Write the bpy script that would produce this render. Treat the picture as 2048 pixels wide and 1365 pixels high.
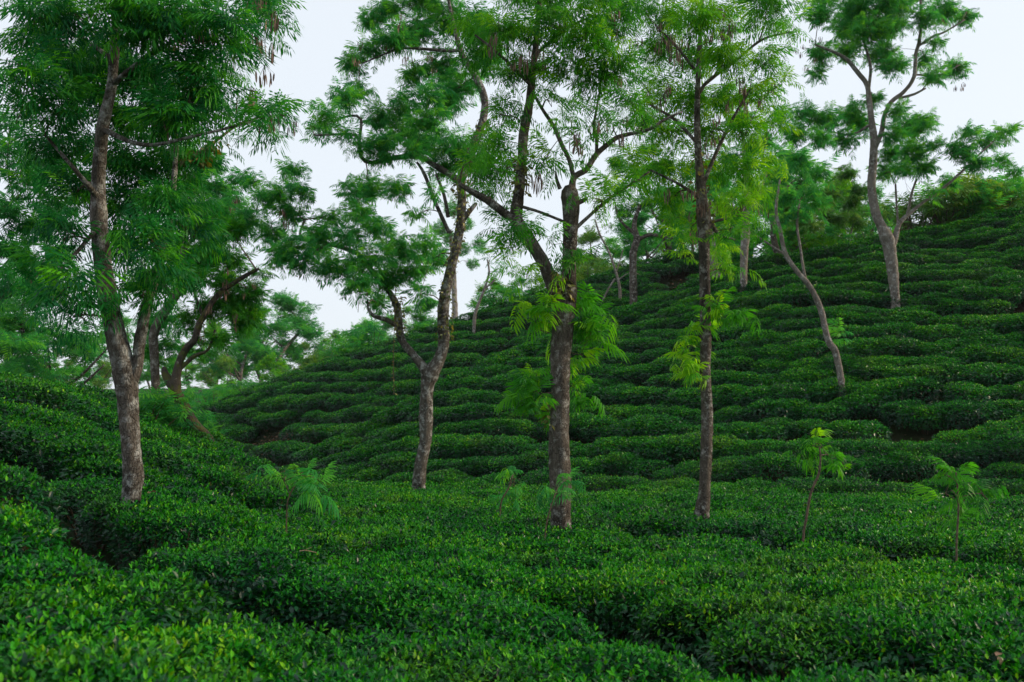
import bpy, math, random
import numpy as np
from mathutils import Vector

# ------------------------------------------------------------------ scene, camera, sky, sun
scene = bpy.context.scene
for o in list(bpy.data.objects):
    bpy.data.objects.remove(o)
COL = scene.collection
FPX = 1991.0                      # 35 mm on a 36 mm sensor, in pixels of a 2048 wide picture
TILT = math.radians(5.095)
CAMZ = 2.1
cam_data = bpy.data.cameras.new('camera')
cam_data.lens = 35.0
cam_data.sensor_width = 36.0
cam_data.clip_start = 0.1
cam_data.clip_end = 3000
cam_data.dof.use_dof = True
cam_data.dof.focus_distance = 15.0
cam_data.dof.aperture_fstop = 3.2
cam = bpy.data.objects.new('camera', cam_data)
cam.location = (0, 0, CAMZ)
cam.rotation_euler = (math.pi / 2 + TILT, 0, 0)
COL.objects.link(cam)
scene.camera = cam

SUN_AZ, SUN_EL = math.radians(84), math.radians(23)
world = bpy.data.worlds.new('World')
scene.world = world
world.use_nodes = True
wn, wl = world.node_tree.nodes, world.node_tree.links
wn.clear()
sky = wn.new('ShaderNodeTexSky')
sky.sky_type = 'NISHITA'
sky.sun_disc = False
sky.sun_elevation = SUN_EL
sky.sun_rotation = SUN_AZ
sky.altitude = 50
sky.air_density = 1.0
sky.dust_density = 4.0
sky.ozone_density = 2.0
# thin even cloud veil: the sky keeps its own brightness distribution but loses most of its contrast
veil = wn.new('ShaderNodeMix'); veil.data_type = 'RGBA'
veil.inputs[0].default_value = 0.82
veil.inputs[7].default_value = (6.6, 7.05, 7.5, 1)
bg = wn.new('ShaderNodeBackground')
bg.inputs[1].default_value = 0.13
wo = wn.new('ShaderNodeOutputWorld')
wl.new(sky.outputs[0], veil.inputs[6]); wl.new(veil.outputs[2], bg.inputs[0]); wl.new(bg.outputs[0], wo.inputs[0])

sun_data = bpy.data.lights.new('sun', 'SUN')
sun_data.energy = 2.6
sun_data.angle = math.radians(12)
sun_data.color = (1.0, 0.80, 0.55)
sun = bpy.data.objects.new('sun', sun_data)
S = Vector((math.cos(SUN_EL) * math.sin(SUN_AZ), math.cos(SUN_EL) * math.cos(SUN_AZ), math.sin(SUN_EL)))
sun.rotation_euler = S.to_track_quat('Z', 'Y').to_euler()
sun.location = (40, 20, 40)
COL.objects.link(sun)

vs = scene.view_settings
vs.view_transform = 'Standard'; vs.look = 'None'; vs.gamma = 1.0; vs.use_curve_mapping = False
vs.exposure = 0.20
scene.cycles.use_denoising = True
scene.cycles.max_bounces = 8
scene.cycles.diffuse_bounces = 3
scene.cycles.transmission_bounces = 4
scene.cycles.glossy_bounces = 2
scene.cycles.volume_bounces = 0
scene.cycles.volume_step_rate = 4

# ------------------------------------------------------------------ helpers
rng = np.random.default_rng(11)
random.seed(5)

def tag(o, label=None, cat=None, group=None, kind=None):
    if label: o['label'] = label
    if cat: o['category'] = cat
    if group: o['group'] = group
    if kind: o['kind'] = kind
    return o

def empty(name, loc):
    o = bpy.data.objects.new(name, None)
    o.empty_display_size = 0.2
    o.location = loc
    COL.objects.link(o)
    return o

def sm(a, b, x):
    t = np.clip((x - a) / (b - a), 0, 1)
    return t * t * (3 - 2 * t)

def nrm(v):
    return v / np.maximum(np.linalg.norm(v, axis=-1, keepdims=True), 1e-9)

class MB:
    """collects triangles, builds one mesh object"""
    def __init__(s):
        s.v, s.f, s.m, s.t, s.n = [], [], [], [], 0
    def add(s, v, f, mat=0, tint=0.5):
        v = np.asarray(v, float).reshape(-1, 3); f = np.asarray(f, np.int64).reshape(-1, 3)
        s.v.append(v); s.f.append(f + s.n); s.m.append(np.full(len(f), mat, np.int32))
        t = np.asarray(tint, float)
        s.t.append(np.full(len(v), float(t)) if t.ndim == 0 else t)
        s.n += len(v)
    def mesh(s, name, mats, smooth=False):
        me = bpy.data.meshes.new(name)
        v = np.concatenate(s.v); f = np.concatenate(s.f); m = np.concatenate(s.m); t = np.concatenate(s.t)
        me.vertices.add(len(v)); me.vertices.foreach_set('co', v.astype(np.float32).ravel())
        me.loops.add(len(f) * 3); me.loops.foreach_set('vertex_index', f.astype(np.int32).ravel())
        me.polygons.add(len(f)); me.polygons.foreach_set('loop_start', np.arange(0, len(f) * 3, 3, dtype=np.int32))
        me.polygons.foreach_set('material_index', m)
        if smooth:
            sf = np.isin(m, smooth) if isinstance(smooth, (list, tuple)) else np.ones(len(f), bool)
            me.polygons.foreach_set('use_smooth', sf)
        else:
            me.polygons.foreach_set('use_smooth', np.zeros(len(f), bool))
        a = me.attributes.new('tint', 'FLOAT', 'POINT'); a.data.foreach_set('value', t.astype(np.float32))
        for q in mats: me.materials.append(q)
        me.update(calc_edges=True)
        return me
    def build(s, name, mats, parent=None, smooth=False):
        o = bpy.data.objects.new(name, s.mesh(name, mats, smooth))
        COL.objects.link(o)
        if parent is not None: o.parent = parent
        return o

def place(mb, tv, tf, pos, d, up, scale, mat=0, tint=None, tt=None):
    """copies of a template (x side, y forward, z normal) at pos, forward d, normal near up"""
    n = len(pos)
    if n == 0: return
    d = nrm(d); side = nrm(np.cross(d, up)); nor = np.cross(side, d)
    sc = np.broadcast_to(np.asarray(scale, float), (n,))
    v = (tv[None, :, 0, None] * side[:, None] + tv[None, :, 1, None] * d[:, None] + tv[None, :, 2, None] * nor[:, None])
    v = v * sc[:, None, None] + pos[:, None]
    k = len(tv)
    f = tf[None] + (np.arange(n) * k)[:, None, None]
    ti = np.full(n, 0.5) if tint is None else np.broadcast_to(tint, (n,))
    ti = np.repeat(ti, k)
    if tt is not None: ti = ti + np.tile(tt, n)
    mb.add(v.reshape(-1, 3), f.reshape(-1, 3), mat, ti)

def spline(pts, step):
    """Catmull-Rom through rows (x,y,z,r)"""
    p = np.asarray(pts, float)
    if len(p) < 2: return p
    q = np.vstack([2 * p[0] - p[1], p, 2 * p[-1] - p[-2]])
    out = []
    for i in range(1, len(q) - 2):
        a, b, c, e = q[i - 1], q[i], q[i + 1], q[i + 2]
        n = max(1, int(math.ceil(np.linalg.norm((c - b)[:3]) / step)))
        for k in range(n):
            t = k / n
            out.append(0.5 * (2 * b + (c - a) * t + (2 * a - 5 * b + 4 * c - e) * t * t + (3 * b - a - 3 * c + e) * t ** 3))
    out.append(q[-2])
    out = np.array(out); out[:, 3] = np.maximum(out[:, 3], 0.002)
    return out

def tube(mb, pts, sides=8, mat=0, rough=0.0, tint=0.5, seed=0, cap=True):
    p = np.asarray(pts, float); n = len(p)
    c, r = p[:, :3], p[:, 3]
    tg = np.gradient(c, axis=0); tg = nrm(tg)
    ref = np.array([0.31, -0.93, 0.2]) if abs(tg[0] @ np.array([0.31, -0.93, 0.2])) < 0.9 else np.array([1., 0, 0])
    u = nrm(np.cross(tg, np.broadcast_to(ref, tg.shape))); w = np.cross(tg, u)
    a = np.linspace(0, 2 * np.pi, sides, endpoint=False)
    rr = np.repeat(r[:, None], sides, 1)
    if rough > 0:
        g = np.random.default_rng(seed)
        ph = g.uniform(0, 6.28, 6); s = np.concatenate([[0], np.cumsum(np.linalg.norm(np.diff(c, axis=0), axis=1))])
        k = np.zeros_like(rr)
        for j, (fa, fs) in enumerate(((1, 2.3), (2, 3.9), (3, 1.7), (2, 7.1), (4, 11.0), (1, 17.0))):
            k += np.sin(fa * a[None] + fs * s[:, None] + ph[j]) / (1 + 0.35 * j)
        rr = rr * (1 + rough * 0.45 * k + rough * 0.5 * g.standard_normal(rr.shape))
    v = c[:, None] + rr[..., None] * (np.cos(a)[None, :, None] * u[:, None] + np.sin(a)[None, :, None] * w[:, None])
    i = np.arange(n - 1)[:, None] * sides; j = np.arange(sides)[None]; j2 = (j + 1) % sides
    f = np.stack([np.stack([i + j, i + j2, i + sides + j2], -1), np.stack([i + j, i + sides + j2, i + sides + j], -1)], 2).reshape(-1, 3)
    V = v.reshape(-1, 3)
    if cap:
        V = np.vstack([V, c[-1] + tg[-1] * r[-1] * 0.4]); b = (n - 1) * sides
        f = np.vstack([f, np.stack([b + j[0], b + j2[0], np.full(sides, n * sides)], -1)])
    mb.add(V, f, mat, tint)

# ------------------------------------------------------------------ terrain
RX = [-30, -8.5, -6.4, -3, .7, 4.2, 7.5, 9.6, 13.6, 20.6, 34]
RZ = [0, 0, .75, 2.5, 4.5, 6.0, 7.3, 8.1, 8.8, 10.3, 12.5]
RF = [36, 34, 30.5, 25.5, 22.5, 20.8, 20.0, 19.6, 19.2, 19.0, 19.0]
RC = [37, 35.5, 34, 35, 37, 39, 40, 40, 40, 40, 40]
BX = [-60, -30, -19.4, -15.8, -12.4, -9.4, -3.6, .8, 5.1, 9.8, 20, 40]
BZ = [0.6, 1.2, 2.2, 3.2, 4.5, 5.8, 7.6, 9.0, 10.3, 11.8, 12.6, 12.6]
BF = [60, 58, 54, 49.5, 46, 43.5, 41, 41, 42, 44, 46, 46]
BC = [66, 64, 60, 58.5, 58, 58, 58, 58, 58, 60, 62, 62]

_xx = np.linspace(-120, 120, 2401)
def table(X, Y, w=13):
    y = np.interp(_xx, X, Y); k = np.hanning(2 * w + 1); k /= k.sum()
    return np.convolve(np.pad(y, w, mode='edge'), k, 'valid')
rz, rf, rc = table(RX, RZ), table(RX, RF), table(RX, RC)
bz, bf, bc = table(BX, BZ), table(BX, BF), table(BX, BC)
ip = lambda T, x: np.interp(x, _xx, T)
prof = lambda t: 0.55 * t + 0.45 * t * t * (3 - 2 * t)

def wob(x, y):
    return (np.sin(.31 * x + .7 + .13 * y) + .7 * np.sin(.57 * x - .29 * y + 2.1) + .5 * np.sin(1.1 * x + .5 * y))

def hill_r(x, y):
    y = y + .45 * wob(x, y * .6)
    t = (y - ip(rf, x)) / (ip(rc, x) - ip(rf, x))
    z = ip(rz, x) * prof(np.clip(t, 0, 1))
    return np.maximum(z - .22 * np.maximum(y - ip(rc, x), 0) * sm(34, 6, x), 0)

def hill_b(x, y):
    y = y + .5 * wob(x * .8 + 4, y * .5)
    t = (y - ip(bf, x)) / (ip(bc, x) - ip(bf, x))
    z = ip(bz, x) * prof(np.clip(t, 0, 1))
    return np.maximum(z - .05 * np.maximum(y - ip(bc, x), 0), 0)

def bank(x, y):
    u = (-(x + 1.8) * 15 - 3.7 * (y - 12)) / 15.45          # metres to the left of the bank's foot line
    u = u + .25 * np.sin(.8 * y) + .2 * np.sin(1.3 * x + .4 * y)
    h = 2.6 * (1 - np.exp(-np.maximum(u - .9, 0) * .165)) * (1 + .05 * np.clip(y - 10, 0, 10))
    return h * sm(40, 25, y) * sm(-2, 5, y)

def ground_z(x, y):
    x = np.asarray(x, float); y = np.asarray(y, float)
    z = np.maximum(np.maximum(hill_r(x, y), hill_b(x, y)), bank(x, y))
    far = 6.0 * sm(62, 130, y) * sm(4, -14, x) + 9 * sm(110, 330, y)
    return np.maximum(z, far) + .03 * wob(x * 1.7, y * 1.9)

TEA = 0.78
def ray(px, py):
    a, b = (px - 1024) / FPX, (682.5 - py) / FPX
    c, s = math.cos(TILT), math.sin(TILT)
    return np.array([a, c - b * s, s + b * c])
def P(px, py, d):
    r = ray(px, py); return np.array([0, 0, CAMZ]) + r * (d / r[1])
def hit(px, py, off=TEA, lo=3.0, hi=200):
    """first point where the view ray meets the tea canopy"""
    r = ray(px, py); r = r / r[1]
    d = np.linspace(lo, hi, 6000)
    g = CAMZ + r[2] * d - (ground_z(r[0] * d, d) + off)
    k = np.argmax(g < 0)
    if g[k] >= 0: k = len(d) - 1
    return np.array([r[0] * d[k], d[k], float(ground_z(r[0] * d[k], d[k]))])

# ------------------------------------------------------------------ materials
def nodes(name):
    m = bpy.data.materials.new(name); m.use_nodes = True
    nt = m.node_tree; nt.nodes.clear()
    return m, nt.nodes, nt.links

def ramp(n, stops):
    r = n.new('ShaderNodeValToRGB'); e = r.color_ramp.elements
    while len(e) < len(stops): e.new(0.5)
    for q, (p, c) in zip(e, stops): q.position = p; q.color = (*c, 1)
    return r

def leaf_mat(name, stops, rough=.42, trans=.35, spec=.5, glow=(1.5, 1.35, .5), obj_var=.12, patch=0.0, old_gloss=0.0):
    m, n, l = nodes(name)
    at = n.new('ShaderNodeAttribute'); at.attribute_name = 'tint'
    oi = n.new('ShaderNodeObjectInfo')
    ad = n.new('ShaderNodeMath'); ad.operation = 'MULTIPLY_ADD'; ad.inputs[1].default_value = obj_var * 2
    l.new(oi.outputs['Random'], ad.inputs[0])
    s2 = n.new('ShaderNodeMath'); s2.operation = 'SUBTRACT'; s2.inputs[1].default_value = obj_var
    l.new(at.outputs['Fac'], s2.inputs[0]); l.new(s2.outputs[0], ad.inputs[2])
    fac = ad.outputs[0]
    if patch:
        ge = n.new('ShaderNodeNewGeometry'); no = n.new('ShaderNodeTexNoise'); no.inputs['Scale'].default_value = .55; no.inputs['Detail'].default_value = 4
        l.new(ge.outputs['Position'], no.inputs[0])
        pa = n.new('ShaderNodeMapRange'); pa.inputs[1].default_value = .3; pa.inputs[2].default_value = .7; pa.inputs[3].default_value = -patch; pa.inputs[4].default_value = patch
        l.new(no.outputs[0], pa.inputs[0]); a2 = n.new('ShaderNodeMath'); l.new(fac, a2.inputs[0]); l.new(pa.outputs[0], a2.inputs[1]); fac = a2.outputs[0]
    r = ramp(n, stops); l.new(fac, r.inputs[0])
    b = n.new('ShaderNodeBsdfPrincipled')
    b.inputs['Roughness'].default_value = rough; b.inputs['Specular IOR Level'].default_value = spec
    if old_gloss:
        og = n.new('ShaderNodeMapRange'); og.inputs[1].default_value = .05; og.inputs[2].default_value = .35; og.inputs[3].default_value = old_gloss; og.inputs[4].default_value = spec
        l.new(at.outputs['Fac'], og.inputs[0]); l.new(og.outputs[0], b.inputs['Specular IOR Level'])
    col = r.outputs[0]
    if patch:                       # some patches carry more olive, older flush
        n2 = n.new('ShaderNodeTexNoise'); n2.inputs['Scale'].default_value = .9; n2.inputs['Detail'].default_value = 5; mp = n.new('ShaderNodeMapping'); mp.inputs['Location'].default_value = (7, 3, 1)
        l.new(ge.outputs['Position'], mp.inputs[0]); l.new(mp.outputs[0], n2.inputs[0])
        q2 = n.new('ShaderNodeMapRange'); q2.inputs[1].default_value = .52; q2.inputs[2].default_value = .72; q2.inputs[4].default_value = .38; l.new(n2.outputs[0], q2.inputs[0])
        hs = n.new('ShaderNodeHueSaturation'); hs.inputs['Hue'].default_value = .435; hs.inputs['Saturation'].default_value = .92; hs.inputs['Value'].default_value = .95
        l.new(q2.outputs[0], hs.inputs['Fac']); l.new(col, hs.inputs['Color']); col = hs.outputs[0]
    l.new(col, b.inputs['Base Color'])
    t = n.new('ShaderNodeBsdfTranslucent')
    mu = n.new('ShaderNodeMix'); mu.data_type = 'RGBA'; mu.blend_type = 'MULTIPLY'; mu.inputs[0].default_value = 1
    mu.inputs[7].default_value = (*glow, 1); l.new(col, mu.inputs[6]); l.new(mu.outputs[2], t.inputs[0])
    x = n.new('ShaderNodeMixShader'); x.inputs[0].default_value = trans
    l.new(b.outputs[0], x.inputs[1]); l.new(t.outputs[0], x.inputs[2])
    o = n.new('ShaderNodeOutputMaterial'); l.new(x.outputs[0], o.inputs[0])
    return m

def bark_mat(name, dark, mid, lichen, amount=.5, scale=1.0, moss=0.0):
    m, n, l = nodes(name)
    tc = n.new('ShaderNodeTexCoord')
    mp = n.new('ShaderNodeMapping'); mp.inputs['Scale'].default_value = (scale, scale, scale * .42)
    l.new(tc.outputs['Object'], mp.inputs[0])
    big = n.new('ShaderNodeTexNoise'); big.inputs['Scale'].default_value = 14; big.inputs['Detail'].default_value = 8; big.inputs['Roughness'].default_value = .7
    l.new(mp.outputs[0], big.inputs[0])
    vo = n.new('ShaderNodeTexVoronoi'); vo.feature = 'DISTANCE_TO_EDGE'; vo.inputs['Scale'].default_value = 34
    l.new(mp.outputs[0], vo.inputs[0])
    dr = n.new('ShaderNodeTexNoise'); dr.inputs['Scale'].default_value = 1.6; dr.inputs['Detail'].default_value = 4; l.new(tc.outputs['Object'], dr.inputs[0])
    sm_ = n.new('ShaderNodeMath'); sm_.operation = 'MULTIPLY_ADD'; sm_.inputs[1].default_value = .75; l.new(dr.outputs[0], sm_.inputs[0])
    sb_ = n.new('ShaderNodeMath'); sb_.operation = 'SUBTRACT'; sb_.inputs[1].default_value = .37; l.new(big.outputs[0], sb_.inputs[0]); l.new(sb_.outputs[0], sm_.inputs[2])
    r1 = ramp(n, [(.3, dark), (.62, mid)]); l.new(sm_.outputs[0], r1.inputs[0])
    li = n.new('ShaderNodeTexNoise'); li.inputs['Scale'].default_value = 7; li.inputs['Detail'].default_value = 9; li.inputs['Roughness'].default_value = .75
    l.new(tc.outputs['Object'], li.inputs[0])
    lr = n.new('ShaderNodeMapRange'); lr.inputs[1].default_value = .62 - .14 * amount; lr.inputs[2].default_value = .70 - .1 * amount
    lr.inputs[4].default_value = .85; l.new(li.outputs[0], lr.inputs[0])
    mx = n.new('ShaderNodeMix'); mx.data_type = 'RGBA'; mx.inputs[7].default_value = (*lichen, 1)
    l.new(lr.outputs[0], mx.inputs[0]); l.new(r1.outputs[0], mx.inputs[6])
    out_col = mx.outputs[2]
    if moss > 0:
        mo = n.new('ShaderNodeTexNoise'); mo.inputs['Scale'].default_value = 5; mo.inputs['Detail'].default_value = 7
        l.new(tc.outputs['Object'], mo.inputs[0])
        mr = n.new('ShaderNodeMapRange'); mr.inputs[1].default_value = .52; mr.inputs[2].default_value = .6; mr.inputs[4].default_value = moss
        l.new(mo.outputs[0], mr.inputs[0])
        m2 = n.new('ShaderNodeMix'); m2.data_type = 'RGBA'; m2.inputs[7].default_value = (.10, .11, .025, 1)
        l.new(mr.outputs[0], m2.inputs[0]); l.new(out_col, m2.inputs[6]); out_col = m2.outputs[2]
    b = n.new('ShaderNodeBsdfPrincipled'); b.inputs['Roughness'].default_value = .9; b.inputs['Specular IOR Level'].default_value = .2
    l.new(out_col, b.inputs['Base Color'])
    vm = n.new('ShaderNodeMath'); vm.operation = 'MINIMUM'; vm.inputs[1].default_value = .12; l.new(vo.outputs[0], vm.inputs[0])
    hm = n.new('ShaderNodeMath'); hm.operation = 'MULTIPLY_ADD'; hm.inputs[1].default_value = 3.5
    l.new(vm.outputs[0], hm.inputs[0]); l.new(big.outputs[0], hm.inputs[2])
    bp = n.new('ShaderNodeBump'); bp.inputs['Strength'].default_value = 1.0; bp.inputs['Distance'].default_value = .035
    l.new(hm.outputs[0], bp.inputs['Height']); l.new(bp.outputs[0], b.inputs['Normal'])
    o = n.new('ShaderNodeOutputMaterial'); l.new(b.outputs[0], o.inputs[0])
    return m

def soil_mat():
    m, n, l = nodes('soil')
    tc = n.new('ShaderNodeTexCoord')
    a = n.new('ShaderNodeTexNoise'); a.inputs['Scale'].default_value = 3.2; a.inputs['Detail'].default_value = 12; a.inputs['Roughness'].default_value = .7
    c = n.new('ShaderNodeTexNoise'); c.inputs['Scale'].default_value = .25; c.inputs['Detail'].default_value = 5
    l.new(tc.outputs['Object'], a.inputs[0]); l.new(tc.outputs['Object'], c.inputs[0])
    r = ramp(n, [(.3, (.008, .006, .004)), (.55, (.028, .020, .012)), (.75, (.07, .05, .03))]); l.new(a.outputs[0], r.inputs[0])
    g = ramp(n, [(.42, (0, 0, 0)), (.6, (1, 1, 1))]); l.new(c.outputs[0], g.inputs[0])
    mx = n.new('ShaderNodeMix'); mx.data_type = 'RGBA'; mx.inputs[7].default_value = (.014, .026, .008, 1)
    l.new(g.outputs[0], mx.inputs[0]); l.new(r.outputs[0], mx.inputs[6])
    b = n.new('ShaderNodeBsdfPrincipled'); b.inputs['Roughness'].default_value = .95; b.inputs['Specular IOR Level'].default_value = .1
    l.new(mx.outputs[2], b.inputs['Base Color'])
    bp = n.new('ShaderNodeBump'); bp.inputs['Strength'].default_value = .8; bp.inputs['Distance'].default_value = .06
    l.new(a.outputs[0], bp.inputs['Height']); l.new(bp.outputs[0], b.inputs['Normal'])
    o = n.new('ShaderNodeOutputMaterial'); l.new(b.outputs[0], o.inputs[0])
    return m

def plain(name, c0, c1, rough=.8):
    m, n, l = nodes(name)
    tc = n.new('ShaderNodeTexCoord'); a = n.new('ShaderNodeTexNoise'); a.inputs['Scale'].default_value = 30; a.inputs['Detail'].default_value = 5
    l.new(tc.outputs['Object'], a.inputs[0])
    r = ramp(n, [(.35, c0), (.65, c1)]); l.new(a.outputs[0], r.inputs[0])
    b = n.new('ShaderNodeBsdfPrincipled'); b.inputs['Roughness'].default_value = rough; b.inputs['Specular IOR Level'].default_value = .25
    l.new(r.outputs[0], b.inputs['Base Color'])
    o = n.new('ShaderNodeOutputMaterial'); l.new(b.outputs[0], o.inputs[0])
    return m

M_tea = leaf_mat('tea_leaf', [(0, (.003, .030, .016)), (.25, (.005, .075, .018)), (.5, (.007, .140, .009)), (.75, (.024, .24, .004)), (.93, (.085, .37, .004)), (1, (.17, .40, .005))], rough=.36, trans=.16, spec=.14, obj_var=.09, patch=.13, old_gloss=.34)
M_stem = plain('tea_stem', (.035, .022, .014), (.10, .07, .045))
M_bright = leaf_mat('feather_leaf_bright', [(0, (.015, .14, .02)), (.5, (.06, .32, .012)), (1, (.24, .52, .006))], rough=.5, trans=.52, spec=.2, glow=(1.5, 1.35, .6))  # feather leaf greens differ by species and age, partly by painted-in haze and light
M_mid = leaf_mat('feather_leaf', [(0, (.012, .13, .045)), (.5, (.04, .30, .06)), (1, (.14, .46, .02))], rough=.5, trans=.56, spec=.2, glow=(1.5, 1.35, .8))
M_dark = leaf_mat('feather_leaf_deep', [(0, (.007, .085, .04)), (.5, (.014, .19, .032)), (1, (.09, .40, .006))], rough=.48, trans=.46, spec=.2, glow=(1.5, 1.35, .7))
M_olive = leaf_mat('broad_leaf_olive', [(0, (.02, .10, .02)), (.5, (.06, .22, .03)), (1, (.20, .34, .04))], rough=.5, trans=.4, spec=.3)
M_bark = bark_mat('bark_lichen', (.028, .024, .020), (.135, .115, .096), (.43, .43, .41), .9)
M_bark_b = bark_mat('bark_brown', (.027, .022, .018), (.130, .108, .087), (.38, .37, .34), .75)
M_pale = bark_mat('bark_pale', (.10, .085, .072), (.26, .225, .195), (.46, .45, .43), .8)
M_moss = bark_mat('bark_mossy', (.025, .021, .017), (.09, .075, .06), (.30, .28, .22), .2, moss=.8)
M_twig = plain('twig', (.05, .035, .025), (.14, .10, .07))
M_pod = leaf_mat('dry_pod', [(0, (.05, .028, .018)), (.5, (.13, .07, .042)), (1, (.32, .19, .11))], rough=.6, trans=.12, glow=(1.2, 1, .8))
M_vine = leaf_mat('vine_leaf', [(0, (.05, .08, .02)), (.5, (.12, .14, .03)), (1, (.30, .26, .05))], rough=.45, trans=.3)
M_dry = leaf_mat('dry_leaf', [(0, (.10, .05, .025)), (.5, (.24, .13, .07)), (1, (.42, .28, .17))], rough=.6, trans=.15, glow=(1.2, 1, .8))

# ------------------------------------------------------------------ ground
def axis(a, b, step, lim):
    c = list(np.arange(a, b + 1e-6, step)); s = step
    x = c[0]; lo = []
    s = step
    while x > -lim: s *= 1.35; x -= s; lo.append(x)
    x = c[-1]; hi = []; s = step
    while x < lim: s *= 1.35; x += s; hi.append(x)
    return np.array(lo[::-1] + c + hi)
gx, gy = axis(-40, 40, .5, 420), axis(0, 80, .5, 420)
GX, GY = np.meshgrid(gx, gy, indexing='ij')
GZ = ground_z(GX, GY)
mb = MB(); nx, ny = GX.shape
i, j = np.meshgrid(np.arange(nx - 1), np.arange(ny - 1), indexing='ij'); a = (i * ny + j).ravel()
mb.add(np.stack([GX, GY, GZ], -1), np.vstack([np.stack([a, a + ny, a + ny + 1], -1), np.stack([a, a + ny + 1, a + 1], -1)]))
tag(mb.build('ground', [soil_mat()], smooth=True), kind='structure')

# ------------------------------------------------------------------ tea bushes
def leaf_t(lod):
    if lod == 0:
        v = [(0, 0, 0), (0, .36, .01), (0, .70, 0), (0, 1, -.07), (-.21, .30, .07), (-.19, .66, .06), (.21, .30, .07), (.19, .66, .06)]
        f = [(0, 6, 1), (6, 7, 2), (6, 2, 1), (7, 3, 2), (0, 1, 4), (4, 1, 2), (4, 2, 5), (5, 2, 3)]
    elif lod == 1:
        v = [(0, 0, 0), (0, .5, 0), (0, 1, -.05), (-.25, .46, .07), (.25, .46, .07)]
        f = [(0, 4, 1), (4, 2, 1), (0, 1, 3), (1, 2, 3)]
    else:
        v = [(0, 0, 0), (.28, .5, .05), (0, 1, -.04), (-.28, .5, .05)]
        f = [(0, 1, 2), (0, 2, 3)]
    return np.array(v, float), np.array(f)

def bush_mesh(lod, seed):
    g = np.random.default_rng(seed)
    mb = MB(); tv, tf = leaf_t(lod)
    R, H = .66, TEA
    nt, ns, size = ((4300, 1500, .054), (2600, 1100, .064), (1500, 800, .080))[lod]
    ph = g.uniform(0, 6.28, 5)
    def lump(x, y):
        return .028 * (np.sin(5 * x + ph[0]) * np.sin(4.3 * y + ph[1]) + .7 * np.sin(9 * x + 3 * y + ph[2]))
    def rim(a):
        return R * (1 + .08 * np.sin(2 * a + ph[3]) + .07 * np.sin(3 * a + ph[4]) + .05 * np.sin(7 * a + ph[0]) + .03 * np.sin(11 * a + ph[1]))
    # top
    a = g.uniform(0, 2 * np.pi, nt); q = np.sqrt(g.uniform(0, 1, nt)); r = rim(a) * q
    x, y = r * np.cos(a), r * np.sin(a)
    z = H * (1 - .24 * q ** 6 - .03 * q ** 2) + lump(x, y)
    deep = g.exponential(.030, nt); z -= np.minimum(deep, .22); z += g.normal(0, .016, nt)
    pos = np.stack([x, y, z], -1)
    az = g.uniform(0, 2 * np.pi, nt); el = np.radians(g.normal(28, 24, nt))
    d = np.stack([np.cos(az) * np.cos(el), np.sin(az) * np.cos(el), np.sin(el)], -1)
    d[:, :2] += .35 * (q ** 2)[:, None] * np.stack([np.cos(a), np.sin(a)], -1)
    up = np.stack([g.normal(0, .35, nt), g.normal(0, .35, nt), np.ones(nt)], -1)
    young = np.clip(1 - deep / .05, 0, 1)
    tint = np.clip(.24 + .30 * young + g.normal(0, .20, nt) + .25 * (g.random(nt) < .07) * young, 0, 1)
    if lod == 2: tint = np.clip(tint + .13, 0, 1)          # far bushes: lit row tops put into the leaf colour, also covering missing shoots
    place(mb, tv, tf, pos, d, up, size * g.uniform(.55, 1.2, nt) * (1 - .22 * young) * np.where(tint < .16, 1.35, 1), 0, tint)
    # sides
    a = g.uniform(0, 2 * np.pi, ns); zz = g.uniform(.30, .86, ns)
    q = 1 - .75 * np.clip(.62 - zz, 0, 1) + g.normal(0, .03, ns) - g.exponential(.05, ns); r = rim(a) * np.clip(q, .3, 1.05)
    pos = np.stack([r * np.cos(a), r * np.sin(a), H * (zz * .98)], -1)
    az = a + g.normal(0, .7, ns); el = np.radians(g.normal(-12, 28, ns))
    d = np.stack([np.cos(az) * np.cos(el), np.sin(az) * np.cos(el), np.sin(el)], -1)
    up = np.stack([.6 * np.cos(a) + g.normal(0, .3, ns), .6 * np.sin(a) + g.normal(0, .3, ns), np.ones(ns) * .9], -1)
    place(mb, tv, tf, pos, d, up, size * g.uniform(.8, 1.45, ns), 0, np.clip(.16 + g.normal(0, .14, ns), 0, .8))
    # upright shoots on the plucking table
    if lod < 2:
        k = (230, 120)[lod]
        a = g.uniform(0, 2 * np.pi, k); q = np.sqrt(g.uniform(0, .95, k)); r = rim(a) * q; x, y = r * np.cos(a), r * np.sin(a)
        z = H * (1 - .24 * q ** 6 - .03 * q ** 2) + lump(x, y)
        z = z + g.exponential(.022, k)
        for j in range(3):
            az = g.uniform(0, 2 * np.pi, k); el = np.radians((78, 52, 38)[j] + g.normal(0, 8, k))
            d = np.stack([np.cos(az) * np.cos(el), np.sin(az) * np.cos(el), np.sin(el)], -1)
            place(mb, tv, tf, np.stack([x, y, z + .012 - .012 * j], -1), d, g.normal(0, .3, (k, 3)) + [0, 0, 1], size * (.55, .75, .85)[j] * g.uniform(.7, 1.15, k), 0,
                  np.clip(.72 + g.normal(0, .13, k), 0, 1))
    # stems
    for k in range((11, 8, 5)[lod]):
        a = g.uniform(0, 6.28); r = g.uniform(.2, .56)
        p0 = (.07 * math.cos(a), .07 * math.sin(a), -.15, .020); p1 = (.5 * r * math.cos(a), .5 * r * math.sin(a), .24, .014)
        p2 = (r * math.cos(a + .2), r * math.sin(a + .2), .60 + g.uniform(-.1, .05), .006)
        tube(mb, spline([p0, p1, p2], .2), 4 if lod < 2 else 3, 1)
    return mb.mesh('tea_bush', [M_tea, M_stem])

BUSH = [[bush_mesh(0, 100 + k) for k in range(5)], [bush_mesh(1, 200 + k) for k in range(5)], [bush_mesh(2, 300 + k) for k in range(6)]]

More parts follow.
